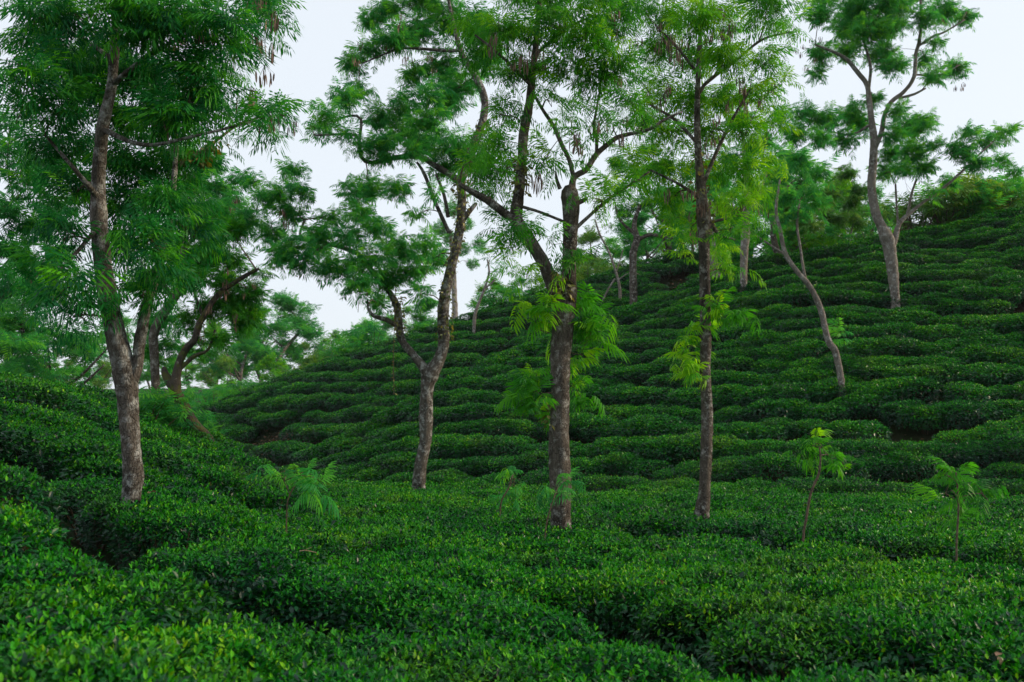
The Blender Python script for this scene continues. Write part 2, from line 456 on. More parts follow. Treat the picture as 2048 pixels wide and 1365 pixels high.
# narrow walking gaps between hedges, drawn as lines on the ground
def gap_line(pix):
    return np.array([hit(px, py)[:2] for px, py in pix])
GAPS = [(gap_line([(-80, 850), (20, 905), (95, 970), (150, 1050), (230, 1092), (330, 1112)]), .34),
        (gap_line([(330, 1112), (430, 1160), (500, 1180)]), .14), (gap_line([(620, 1205), (760, 1222)]), .08),
        (gap_line([(1180, 1205), (1320, 1235), (1480, 1262), (1600, 1285), (1800, 1300)]), .30),
        (gap_line([(1290, 1055), (1400, 1066), (1600, 1085), (1800, 1096), (2120, 1118)]), .30),
        (gap_line([(600, 1082), (650, 1078)]), .34),
        (gap_line([(740, 1068), (840, 1068)]), .22),
        (gap_line([(1010, 1098), (1110, 1096)]), .18)]
BARE = [(hit(560, 856), 1.5), (hit(510, 868), 1.1), (hit(600, 846), .8), (hit(1360, 560), 1.3),         (hit(1850, 840), .4)]

def seg_dist(p, L):
    a, b = L[:-1], L[1:]; ab = b - a
    t = np.clip(((p - a) * ab).sum(1) / np.maximum((ab * ab).sum(1), 1e-9), 0, 1)
    return np.min(np.linalg.norm(a + t[:, None] * ab - p, axis=1))

def in_view(x, y, margin=1.6):
    return y > 2.6 and abs(x) < .53 * y + margin

TRUNKS = []          # (x, y) of trunks that stand in the tea

n_bush = 0
def bush(parent, base, x, y, scale, hscale=1.0, tilt=.0):
    global n_bush
    p = np.array([x, y])
    for L, w in GAPS:
        if seg_dist(p, L) < w + .33 * scale: return False
    for c, r in BARE:
        if (x - c[0]) ** 2 + (y - c[1]) ** 2 < r * r: return False
    lod = 0 if y < 11.5 else (1 if y < 24 else 2)
    o = bpy.data.objects.new('tea_bush', random.choice(BUSH[lod]))
    z = float(ground_z(x, y))
    o.parent = parent
    o.location = (x - base[0], y - base[1], z - base[2])
    e = .4
    sx = float(ground_z(x + e, y) - ground_z(x - e, y)) / (2 * e); sy = float(ground_z(x, y + e) - ground_z(x, y - e)) / (2 * e)
    nv = Vector((-sx * tilt + random.gauss(0, .03), -sy * tilt + random.gauss(0, .03), 1)).normalized()
    q = nv.to_track_quat('Z', 'Y')
    o.rotation_mode = 'QUATERNION'
    from mathutils import Quaternion
    o.rotation_quaternion = q @ Quaternion((0, 0, 1), random.uniform(0, 6.283))
    s = scale * random.uniform(.95, 1.10)
    o.scale = (s, s, scale * hscale * random.uniform(.97, 1.03) * (1 if scale < 1.2 else .92))
    COL.objects.link(o); n_bush += 1
    return True

def hedge(pts, label, group, scale=1.0, step=.82, hscale=lambda x, y: 1.0, tilt=.0, skip=0.0, rough=0):
    """one hedge: bushes set along a polyline"""
    pts = np.asarray(pts, float)
    seg = np.linalg.norm(np.diff(pts, axis=0), axis=1); s = np.concatenate([[0], np.cumsum(seg)])
    L = s[-1]
    at = np.arange(random.uniform(0, step), L, step)
    spots = []
    w1, w2 = random.uniform(0, 6), random.uniform(0, 6); lane = 0
    for q in at:
        q2 = q + random.gauss(0, .08)
        if rough and lane <= 0 and random.random() < .02: lane = random.choice((1, 1, 2))
        if lane > 0:
            lane -= 1; continue
        x = np.interp(q2, s, pts[:, 0]) + random.gauss(0, .05); y = np.interp(q2, s, pts[:, 1]) + random.gauss(0, .05 + .07 * rough) + rough * (.17 * math.sin(.8 * q + w1) + .12 * math.sin(2.1 * q + w2))
        if in_view(x, y) and random.random() >= skip: spots.append((x, y))
    if not spots: return None
    c = spots[len(spots) // 2]; base = (c[0], c[1], float(ground_z(*c)))
    root = empty('tea_hedge', base)
    n = 0
    for x, y in spots:
        n += bool(bush(root, base, x, y, scale * (random.uniform(.88, 1.12) if rough else 1), hscale(x, y) * (random.uniform(.9, 1.1) if rough else 1), tilt))
    if n == 0:
        bpy.data.objects.remove(root); return None
    tag(root, label, 'tea hedge', group)
    return root

ORD = ['first', 'second', 'third', 'fourth', 'fifth', 'sixth', 'seventh', 'eighth', 'ninth', 'tenth', 'eleventh', 'twelfth', 'thirteenth', 'fourteenth', 'fifteenth',
       'sixteenth', 'seventeenth', 'eighteenth', 'nineteenth', 'twentieth', 'twenty-first', 'twenty-second', 'twenty-third', 'twenty-fourth', 'twenty-fifth', 'twenty-sixth', 'twenty-seventh', 'twenty-eighth', 'twenty-ninth', 'thirtieth', 'thirty-first', 'thirty-second']

def u_bank(x, y):
    return (-(x + 1.8) * 15 - 3.7 * (y - 12)) / 15.45
def hvar(x, y):
    return 1 + .05 * math.sin(1.1 * x + .3) * math.sin(.9 * y) + .035 * math.sin(2.3 * x - 1.7 * y)

# hedges on the valley floor
rows = []
y0 = 3.0
while y0 < 31:
    xs = np.arange(-24, 24, .25)
    ys = y0 + .10 * np.sin(.35 * xs + y0) - .012 * xs * 3 + .06 * np.sin(.9 * xs + 2 * y0)
    ok = (u_bank(xs, ys) < 1.6) & (ys < ip(rf, xs) + .2)
    if y0 < 8.3: ok = ys < 40
    rows.append(np.stack([xs, ys], -1)[ok]); y0 += 1.03
near_names = ['along the bottom edge', 'just behind the nearest row', 'in the near foreground']
for k, r in enumerate(rows):
    if len(r) < 3: continue
    if k == 0: lab = 'nearest tea hedge row along the bottom edge of the view'
    else: lab = 'low green tea hedge on the flat valley floor, %s row from the camera' % ORD[k]
    hedge(r, lab, 'tea hedges on the valley floor', 1.0, .72, hvar)

# hedges on the left bank, running down from the far left to the near right
D = np.array([.78, -.63]); N = np.array([.63, .78])
P0 = np.array([-5.0, 12.75])
kk = 0
for k in range(-7, 9):
    s = np.arange(-22, 22, .25)
    q = P0 + N * k * 1.20 + s[:, None] * D + N * (.12 * np.sin(.7 * s + k))[:, None]
    ok = (u_bank(q[:, 0], q[:, 1]) >= 1.6) & (q[:, 1] > 8.3) & (q[:, 1] < 34)
    if ok.sum() < 4: continue
    kk += 1
    hedge(q[ok], 'tea hedge slanting down the left bank, %s row counted from the front' % ORD[kk - 1], 'tea hedges on the left bank', 1.0, .72, hvar, .5, .02, 1)

# contour hedges on the hills
def contour(zc, F, Cc, Z, level, x0, x1, hfun):
    out = []
    for x in np.arange(x0, x1, .3):
        if ip(Z, x) < level: continue
        ys = np.linspace(ip(F, x) - 1.5, ip(Cc, x) + .8, 160)
        zz = hfun(x, ys)
        k = np.argmax(zz > level)
        if zz[k] > level: out.append((x, ys[k]))
    return np.array(out)

lv = .26; k = 0; zb = float(hit(1700, 786)[2])
while lv < 11.6:
    c = contour(None, rf, rc, rz, lv, -9, 27, hill_r)
    if abs(lv - zb) < .23: c = c[(c[:, 0] < 6.5) | (np.sin(c[:, 0] * 1.9) + .6 * np.sin(c[:, 0] * .83 + 1) > .35)]          # patchy bare bank between two terraces on the right
    if len(c) > 4:
        hedge(c, 'dense tea hedge along the contour of the near hillside, %s row up' % ORD[k], 'contour tea hedges on the near hillside', (.86 if lv != zb else 1), .56, hvar, .45, .025, 1)
        k += 1
    lv += random.uniform(.41, .53)
# rows along and just behind the near hill's crest
for j, off in enumerate((-.6, .5, 1.6)):
    xs = np.arange(-7, 27, .3)
    hedge(np.stack([xs, ip(rc, xs) - .45 * wob(xs, ip(rc, xs) * .6) + off], -1), ['tea hedge just below the crest of the near hill', 'tea hedge on the crest line of the near hill', 'tea hedge behind the crest of the near hill'][j], 'crest tea hedges', 1.1, .82, hvar, .5)
lv = .55; k = 0
while lv < 12:
    c = contour(None, bf, bc, bz, lv, -26, 14, hill_b)
    if len(c) > 4:
        hedge(c, 'dark tea hedge along the contour of the far hill, %s terrace up' % ORD[k], 'contour tea hedges on the far hill', 1.18, .82, hvar, .42, .03, 1)
        k += 1
    lv += random.uniform(.62, .82)
for j, off in enumerate((.4, 1.9)):
    xs = np.arange(-22, 14, .3)
    hedge(np.stack([xs, ip(bc, xs) - .5 * wob(xs * .8 + 4, ip(bc, xs) * .5) + off], -1), ['tea hedge on the crest line of the far hill', 'tea hedge behind the crest of the far hill'][j], 'crest tea hedges', 1.3, 1.0, hvar, .4)
print('bushes', n_bush)

# ------------------------------------------------------------------ feathery fronds
def frond(pairs, lod, seed, droop=1.0, plen=.30, wid=.052, strip=False, hang=1.0):
    """two-times pinnate leaf of unit length: rachis along +y, pinnae left and right"""
    g = np.random.default_rng(seed); V, F, T = [], [], []
    def rach(t): return np.array([.03 * math.sin(3 * t + seed), t * (1 - .12 * droop * t), .22 * t - .62 * droop * t * t])
    n = 0
    ns_ = 4 if strip else 2; ts = np.linspace(0, 1, ns_ + 1)
    for q in range(ns_):
        a, b = rach(ts[q]), rach(ts[q + 1]); w = .010
        V += [a + [w, 0, 0], a - [w, 0, 0], b - [w * .8, 0, 0], b + [w * .8, 0, 0]]; F += [(n, n + 1, n + 2), (n, n + 2, n + 3)]; T += [-.15] * 4; n += 4
    for i in range(pairs):
        t = .22 + .78 * i / (pairs - 1); c = rach(t)
        for s in (-1, 1):
            ln = plen * (.55 + .75 * math.sin(math.pi * (.18 + .68 * t))) * g.uniform(.85, 1.12)
            an = math.radians(8 + 40 * t ** 3 + g.normal(0, 6))
            d = np.array([s * math.cos(an), math.sin(an), 0]); wv = np.array([-s * math.sin(an), math.cos(an), 0]) * wid * g.uniform(.85, 1.15)
            dr = hang * (.5 + .55 * droop) * g.uniform(.7, 1.25)
            tw = np.array([0, 0, g.uniform(-.4, .4) * wid])
            def pt(u): return c + d * ln * u * (1 - .15 * u) + np.array([0, 0, .12 * ln * u - dr * ln * u * u])
            if strip:
                p0, p1, p2, p3 = pt(0.04), pt(.38), pt(.75), pt(1)
                V += [p0, p1 + wv + tw, p1 - wv - tw, p2 + wv * .9 + tw, p2 - wv * .9 - tw, p3]
                F += [(n, n + 2, n + 1), (n + 1, n + 2, n + 4), (n + 1, n + 4, n + 3), (n + 3, n + 4, n + 5)]; T += [0] * 6; n += 6
            else:                                        # a pinna as a row of small leaflet tufts
                for q in range(lod):
                    u0, u1 = q / lod, (q + .98) / lod; p0, p2 = pt(u0), pt(u1); pm = p0 * .45 + p2 * .55
                    ww = wv * g.uniform(.75, 1.2) * (1.05 - .35 * q / lod); jt = g.normal(0, .012, 3); tz = np.array([0, 0, g.uniform(-.7, .5) * wid])
                    V += [p0, pm + ww + tz + jt, pm - ww - tz + jt, p2 + jt]; F += [(n, n + 2, n + 1), (n + 1, n + 2, n + 3)]; T += [g.normal(0, .05)] * 4; n += 4
    return np.array(V), np.array(F), np.array(T, float)

DR = (.6, .9, 1.2, 1.5, 1.0, 1.3)
FRONDS = {0: [frond(9, 3, k, DR[k], .40, .038, hang=1.5) for k in range(6)],
          1: [frond(8, 2, 20 + k, DR[k], .36, .034, hang=1.25) for k in range(6)],
          2: [frond(6, 1, 40 + k, DR[k] * .85, .40, .046) for k in range(6)],
          4: [frond(7, 1, 80 + k, DR[k], .38, .040, hang=1.15) for k in range(6)],
          3: [frond(7, 1, 60 + k, DR[k], .46, .046, strip=True, hang=1.2) for k in range(6)]}

def rosettes(mb, tips, outd, g, lod, flen, nf, tint, mat=0, spread=.16):
    """fronds radiating and arching from each twig tip"""
    n = len(tips)
    if n == 0: return
    nf_i = np.maximum(3, g.poisson(nf, n))
    idx = np.repeat(np.arange(n), nf_i); m = len(idx)
    k = np.concatenate([np.arange(q) for q in nf_i]); az = g.uniform(0, 6.28, n)[idx] + 2.4 * k + g.normal(0, .3, m)
    el = np.radians(np.clip(62 - 95 * (k / nf_i[idx]) + g.normal(0, 14, m), -45, 80))
    d = np.stack([np.cos(az) * np.cos(el), np.sin(az) * np.cos(el), np.sin(el)], -1) + .45 * outd[idx]
    pos = tips[idx] - outd[idx] * (k / nf_i[idx])[:, None] * flen * 1.5 + g.normal(0, .035, (m, 3))
    up = np.stack([g.normal(0, .15, m), g.normal(0, .15, m), np.ones(m)], -1)
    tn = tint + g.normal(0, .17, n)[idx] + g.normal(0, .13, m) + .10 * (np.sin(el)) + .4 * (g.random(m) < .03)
    var = g.integers(0, 6, m); sc = flen * g.uniform(.55, 1.25, m)
    for q in range(6):
        w = var == q
        tv, tf, tt = FRONDS[lod][q]
        place(mb, tv, tf, pos[w], d[w], up[w], sc[w], mat, np.clip(tn[w], .0, 1), tt)

def grow(mb, nodes_, clusters, g, lod, flen, dens, nf, tint, mats=(0, 1), twig=.02, sink=0.0):
    """clusters (x,y,z,rx,rz): branch to the nearest wood, twigs to tips, fronds on tips"""
    nodes_ = [np.asarray(q, float) for q in nodes_]
    N_ = np.array([q[:3] for q in nodes_]); Rr = np.array([q[3] for q in nodes_])
    order = sorted(range(len(clusters)), key=lambda i: np.min(np.linalg.norm(N_ - np.asarray(clusters[i][:3]), axis=1)))
    T_all, O_all = [], []
    for i in order:
        c = np.array(clusters[i][:3]); rx, rzz = clusters[i][3:5]
        dist = np.linalg.norm(N_ - c, axis=1) + .35 * np.maximum(N_[:, 2] - c[2], 0)
        b = int(np.argmin(dist)); a = N_[b]; L = np.linalg.norm(c - a)
        r0 = min(Rr[b] * .6, twig * (.55 + .4 * L)); r0 = max(r0, .006)
        mid = (a + c) / 2 + np.array([0, 0, .10 * L]) + g.normal(0, .07 * L, 3)
        c2 = c + np.array([0, 0, -.15 * rzz])
        sp = spline([(*a, r0), (*mid, r0 * .75), (*c2, r0 * .5)], .22)
        tube(mb, sp, 5 if lod == 0 else 4, mats[1])
        N_ = np.vstack([N_, sp[1:, :3]]); Rr = np.concatenate([Rr, sp[1:, 3]])
        n = max(1 if flen < .22 else 2, int(dens * (rx * rzz) / .2))
        v = nrm(g.normal(0, 1, (n, 3))); rad = g.uniform(.25, 1, n) ** .55
        ex_, ez_ = max(rx - .5 * flen, .35 * rx), max(rzz - .5 * flen, .35 * rzz)
        tips = c + v * rad[:, None] * np.array([ex_, ex_ * 1.05, ez_]) * np.where(g.random((n, 1)) < .12, g.uniform(1.1, 1.5, (n, 1)), g.uniform(.8, 1.1, (n, 1)))
        tips[:, 2] += .12 * rzz
        o = nrm(.55 * v * rad[:, None] + g.normal(0, .45, (n, 3)) + np.array([0, 0, .12])); T_all.append(tips); O_all.append(o)
        for t in tips[:: (1 if lod == 0 else 2)]:
            k = sp[g.integers(len(sp) // 2, len(sp))]
            m = (k[:3] + t) / 2 + g.normal(0, .05, 3) - np.array([0, 0, .03])
            tube(mb, np.array([[*k[:3], min(.008, r0 * .6)], [*m, .005], [*t, .003]]), 3, mats[1], cap=False)
    T = np.vstack(T_all); O = np.vstack(O_all)
    rosettes(mb, T, O, g, lod, flen, nf, tint, mats[0])
    return T

# hanging dry pods
def pod_bunch_mesh(seed):
    g = np.random.default_rng(seed); mb = MB()
    for k in range(g.integers(7, 13)):
        x, y = g.normal(0, .055, 2); z0 = g.uniform(-.12, .02); L = g.uniform(.12, .21); w = g.uniform(.009, .014); a = g.uniform(0, 3.14)
        sx, sy = g.normal(0, .07, 2); c, s = math.cos(a) * w, math.sin(a) * w
        pts = []
        for q, ww in ((0, .25), (.2, 1), (.55, 1.1), (.85, .8), (1, .1)):
            px, py, pz = x + sx * L * q, y + sy * L * q, z0 - L * q
            pts += [(px + c * ww, py + s * ww, pz), (px - s * .25 * ww, py + c * .25 * ww, pz), (px - c * ww, py - s * ww, pz)]
        f = []
        for q in range(4):
            b = q * 3; f += [(b, b + 1, b + 4), (b, b + 4, b + 3), (b + 1, b + 2, b + 5), (b + 1, b + 5, b + 4), (b + 2, b, b + 3), (b + 2, b + 3, b + 5)]
        mb.add(pts, f, 0, np.clip(g.normal(.5, .25), 0, 1))
        tube(mb, np.array([[0, 0, .06, .002], [x, y, z0, .0018]]), 3, 1, cap=False)
    return mb.mesh('pod_bunch', [M_pod, M_twig])
PODS = [pod_bunch_mesh(k) for k in range(6)]

def vine_leaves(mb, line, n, g, spread, size=.09, mat=0):
    L = np.asarray(line); i = g.uniform(0, len(L) - 1.001, n); k = i.astype(int); f = (i - k)[:, None]
    p = L[k] * (1 - f) + L[k + 1] * f
    a = g.uniform(0, 6.28, n); o = np.stack([np.cos(a), np.sin(a), np.zeros(n)], -1)
    pos = p[:, :3] + o * (p[:, 3:4] + spread * g.uniform(.0, 1, (n, 1)))
    d = o * .7 + g.normal(0, .35, (n, 3)) - np.array([0, 0, .65])
    tv, tf = leaf_t(1)
    place(mb, tv * [1.3, 1, 1], tf, pos, d, o + g.normal(0, .3, (n, 3)) + [0, 0, .4], size * g.uniform(.6, 1.3, n), mat, np.clip(g.normal(.4, .25, n), 0, 1))

TREES = 0
def tree(label, base, trunk, limbs=(), clusters=(), sprouts=(), bark=None, leaf=None, lod=0, flen=.38, dens=4.2, nf=6.5, tint=.42, pods=(), vine=None,
         depth=None, cdepth=.9, name='shade_tree', cat='tree', group=None, twig=.02, off=TEA, hang=None, sflen=None, crs=1.0):
    """trunk, limbs: rows (px, py, width px, depth offset); clusters: (px, py, radius px[, depth offset])"""
    global TREES
    TREES += 1
    g = np.random.default_rng(1000 + TREES)
    bark = bark or M_bark; leaf = leaf or M_mid
    if depth is None:
        h = hit(base[0], base[1], off); d0 = h[1]
    else: d0 = depth
    b = P(base[0], base[1], d0); gz = float(ground_z(b[0], d0))
    root = empty(name, (b[0], d0, gz))
    O = np.array([b[0], d0, gz])
    def w(row):
        px, py, wd = row[:3]; dd = row[3] if len(row) > 3 else 0
        p = P(px, py, d0 + dd) - O
        return (*p, .5 * wd * (d0 + dd) / FPX)
    tp = [w(r) for r in trunk]
    tp = [(tp[0][0] * .6, 0, -.25, tp[0][3] * 1.3), (tp[0][0] * .9, tp[0][1], min(.22, tp[0][2] * .4), tp[0][3] * 1.12)] + tp
    wood = []
    mb = MB(); sp = spline(tp, .07 if lod != 2 else .16); tube(mb, sp, 16, 0, .06, seed=TREES)
    trunk_o = mb.build('trunk', [bark], root, smooth=True)
    wood += list(sp[len(sp) // 3::3])
    for q, L in enumerate(limbs):
        mb = MB(); lp = spline([w(r) for r in L], .07 if lod < 2 else .16)
        tube(mb, lp, 10, 0, .07, seed=50 * TREES + q)
        mb.build('limb', [bark], root, smooth=True); wood += list(lp[::2])
    def cl(c, jit):
        px, py, r = c[:3]
        dd = c[3] if len(c) > 3 else g.uniform(-jit, jit)
        if len(c) < 4 and min(abs(px - q[0]) + .6 * max(0, abs(py - q[1]) - 40) for q in trunk) < r + 8 and py > 100: dd = abs(dd) * .7 + .35
        p = P(px, py, d0 + dd) - O; R = r * (d0 + dd) / FPX
        return (*p, R, R * .85)
    if clusters:
        mb = MB()
        grow(mb, wood, [cl((c[0], c[1], c[2] * crs, *c[3:]), cdepth) for c in clusters], g, lod, flen, dens, nf, tint, twig=twig)
        mb.build('crown', [leaf, M_twig], root)
    if sprouts:
        mb = MB()
        grow(mb, list(sp[::3]), [cl(c, .25) for c in sprouts], g, 3, sflen or flen, 14, 5, min(.85, tint + .12), twig=.012)
        mb.build('trunk_sprout', [leaf, M_twig], root)
    for c in pods:
        px, py, r, n = c
        for k in range(int(math.ceil(n * .5))):
            dd = g.uniform(-.9, .4)
            p = P(px + g.normal(0, r * .5), py + g.normal(0, r * .45), d0 + dd) - O
            o = bpy.data.objects.new('pod_bunch', PODS[g.integers(6)]); o.parent = root; o.location = p
            o.rotation_euler = (0, 0, g.uniform(0, 6.28)); s = g.uniform(.5, .85); o.scale = (s, s, s); COL.objects.link(o)
    if vine:
        mb = MB()
        for line, n, spread in vine:
            lp = spline([w(r) for r in line], .1); vine_leaves(mb, lp, n, g, spread)
        mb.build('climbing_vine', [M_vine], root)
    if hang:
        mb = MB()
        for line, n in hang:
            lp = spline([w((*r[:2], 1.2, *r[2:])) for r in line], .1); tube(mb, lp, 4, 1); vine_leaves(mb, lp, n, g, .04, .06)
        mb.build('hanging_vine', [M_vine, M_twig], root)
    tag(root, label, cat, group)
    return root

# ------------------------------------------------------------------ the big shade trees
tree('tall tree with forked lichen-spotted trunk on the left bank, dense drooping crown', (264, 993),
     [(263, 993, 38), (267, 956, 42), (263, 906, 38), (259, 856, 38), (256, 806, 40), (250, 755, 45), (240, 705, 44), (234, 680, 42), (227, 648, 40), (209, 548, 35), (200, 473, 33), (197, 423, 33),
      (197, 349, 27), (206, 249, 25), (223, 175, 20), (232, 60, 18), (236, -60, 16), (240, -200, 11), (244, -330, 6)],
     [[(262, 775, 24), (276, 730, 21), (279, 690, 22), (284, 660, 22), (296, 598, 20), (314, 548, 18), (328, 498, 17), (335, 463, 15), (345, 390, 12, .2), (352, 300, 9, .3), (350, 220, 6, .4)],
      [(200, 400, 14), (150, 340, 9, -.4), (90, 270, 6, -.6)], [(225, 170, 12), (300, 110, 9, -.3), (400, 60, 6, -.5), (500, 30, 4, -.4)],
      [(206, 260, 12), (290, 290, 8, -.7), (400, 270, 6, -.8), (520, 240, 4, -.6)], [(228, 120, 10), (150, 70, 7, .4), (70, 40, 4, .6)],
      [(200, 450, 10), (140, 520, 7, -.5), (100, 560, 4, -.6)], [(384, 325, 13, .5), (410, 300, 12, .5), (428, 285, 10, .5)]],
     [(80, 90, 55), (60, 165, 55), (120, 215, 60), (170, 140, 70), (70, 30, 45), (140, 40, 60), (110, 130, 45), (40, 225, 30), (300, 60, 75), (380, 40, 70), (460, 55, 55), (540, 30, 45), (300, 160, 75), (400, 150, 65),
      (470, 110, 45), (340, 240, 70), (420, 215, 50), (530, 228, 38), (570, 232, 22), (480, 245, 32), (250, 330, 55), (330, 330, 60), (395, 320, 40), (150, 300, 50), (95, 290, 45), (200, 200, 55), (260, 250, 55),
      (250, 410, 55), (330, 410, 60), (380, 400, 45), (150, 380, 50), (130, 470, 50), (80, 545, 38), (150, 560, 45), (155, 625, 40), (105, 600, 30), (255, 490, 50), (330, 530, 50), (285, 590, 38), (390, 470, 45), (300, 470, 45), (240, 580, 30, .6), (200, 655, 28, .7),
      (220, -60, 80), (130, -70, 70), (330, -60, 80), (430, -50, 60), (230, -170, 80), (150, -160, 60), (320, -170, 70), (240, -270, 70), (505, -20, 45), (60, -30, 50), (240, 20, 60), (220, 110, 50)],
     leaf=M_dark, lod=1, flen=.27, dens=36, tint=.42, cdepth=1.2, crs=.95, pods=[(540, 30, 45, 6), (370, 90, 40, 7), (525, 95, 20, 3), (530, 145, 12, 2), (460, 60, 40, 6), (575, 240, 25, 4), (505, 180, 20, 3), (20, 120, 20, 3)],
     vine=[([(384, 325, 13, .5), (410, 300, 12, .5), (432, 282, 10, .5)], 110, .10)])

tree('mossy leaning tree with crooked dark stem at the back edge of the left bank', (421, 888),
     [(418, 884, 22), (386, 848, 24), (359, 800, 25), (350, 780, 24), (356, 735, 16), (371, 700, 15), (389, 680, 14), (399, 648, 12), (433, 593, 11), (470, 565, 9), (498, 548, 8), (518, 538, 5)],
     [[(350, 782, 20), (338, 762, 19), (330, 748, 15), (328, 735, 9)], [(360, 738, 9), (390, 712, 8), (416, 700, 6), (430, 660, 4)], [(405, 630, 7), (390, 590, 6), (385, 550, 4)]],
     [(450, 560, 38), (500, 590, 36), (420, 620, 34), (480, 635, 40), (400, 690, 20), (440, 680, 25), (375, 640, 30), (520, 550, 18), (460, 520, 35), (500, 640, 30), (430, 470, 32), (470, 460, 30), (380, 560, 35), (405, 520, 35), (465, 600, 30)],
     bark=M_moss, leaf=M_bright, lod=4, flen=.28, dens=26, tint=.36, pods=[(470, 580, 60, 14), (405, 660, 15, 5), (440, 640, 40, 8)],
     hang=[([(406, 640), (408, 670), (405, 690)], 25)])

tree('dark curving tree trunk standing behind the forked tree on the left', (313, 792),
     [(312, 800, 18), (311, 760, 17), (308, 700, 18), (308, 665, 18), (328, 628, 18), (348, 598, 18), (363, 568, 16), (366, 528, 14), (370, 470, 12), (380, 410, 9), (390, 350, 6)],
     [[(345, 600, 8), (330, 575, 7), (318, 545, 5)], [(368, 500, 8), (410, 450, 6), (450, 430, 4)]],
     [(400, 440, 40), (440, 430, 38), (350, 500, 40), (385, 530, 40), (420, 500, 38), (440, 380, 34), (400, 370, 40), (470, 410, 28), (480, 360, 25), (330, 640, 28), (345, 690, 25), (330, 730, 22), (300, 700, 25), (300, 650, 26), (480, 450, 26), (420, 330, 36), (370, 310, 36), (350, 560, 35), (300, 560, 35)],
     depth=25, bark=M_bark_b, leaf=M_mid, lod=4, flen=.28, dens=26, tint=.45, pods=[(420, 450, 40, 12), (470, 400, 30, 8)])

tree('tree leaning in from beyond the left edge with one pale limb', (-130, 880),
     [(-130, 870, 40), (-125, 760, 36), (-110, 660, 30), (-90, 520, 22), (-70, 380, 16), (-50, 250, 10)],
     [[(-112, 670, 24), (-50, 618, 25), (0, 590, 24), (40, 576, 19), (65, 555, 13), (95, 530, 7)], [(-90, 510, 12), (-30, 450, 8), (40, 390, 5)], [(-60, 330, 9), (0, 300, 6), (40, 270, 4)]],
     [(20, 255, 32), (15, 320, 42), (55, 365, 42), (20, 420, 42), (85, 330, 38), (25, 500, 42), (15, 560, 35), (65, 450, 45), (110, 410, 38), (-50, 300, 60), (-60, 400, 60), (-90, 230, 60), (-130, 340, 60), (110, 510, 35), (50, 540, 28)],
     depth=17.5, leaf=M_mid, bark=M_bark_b, lod=4, flen=.28, dens=22, tint=.35, cdepth=1.0)

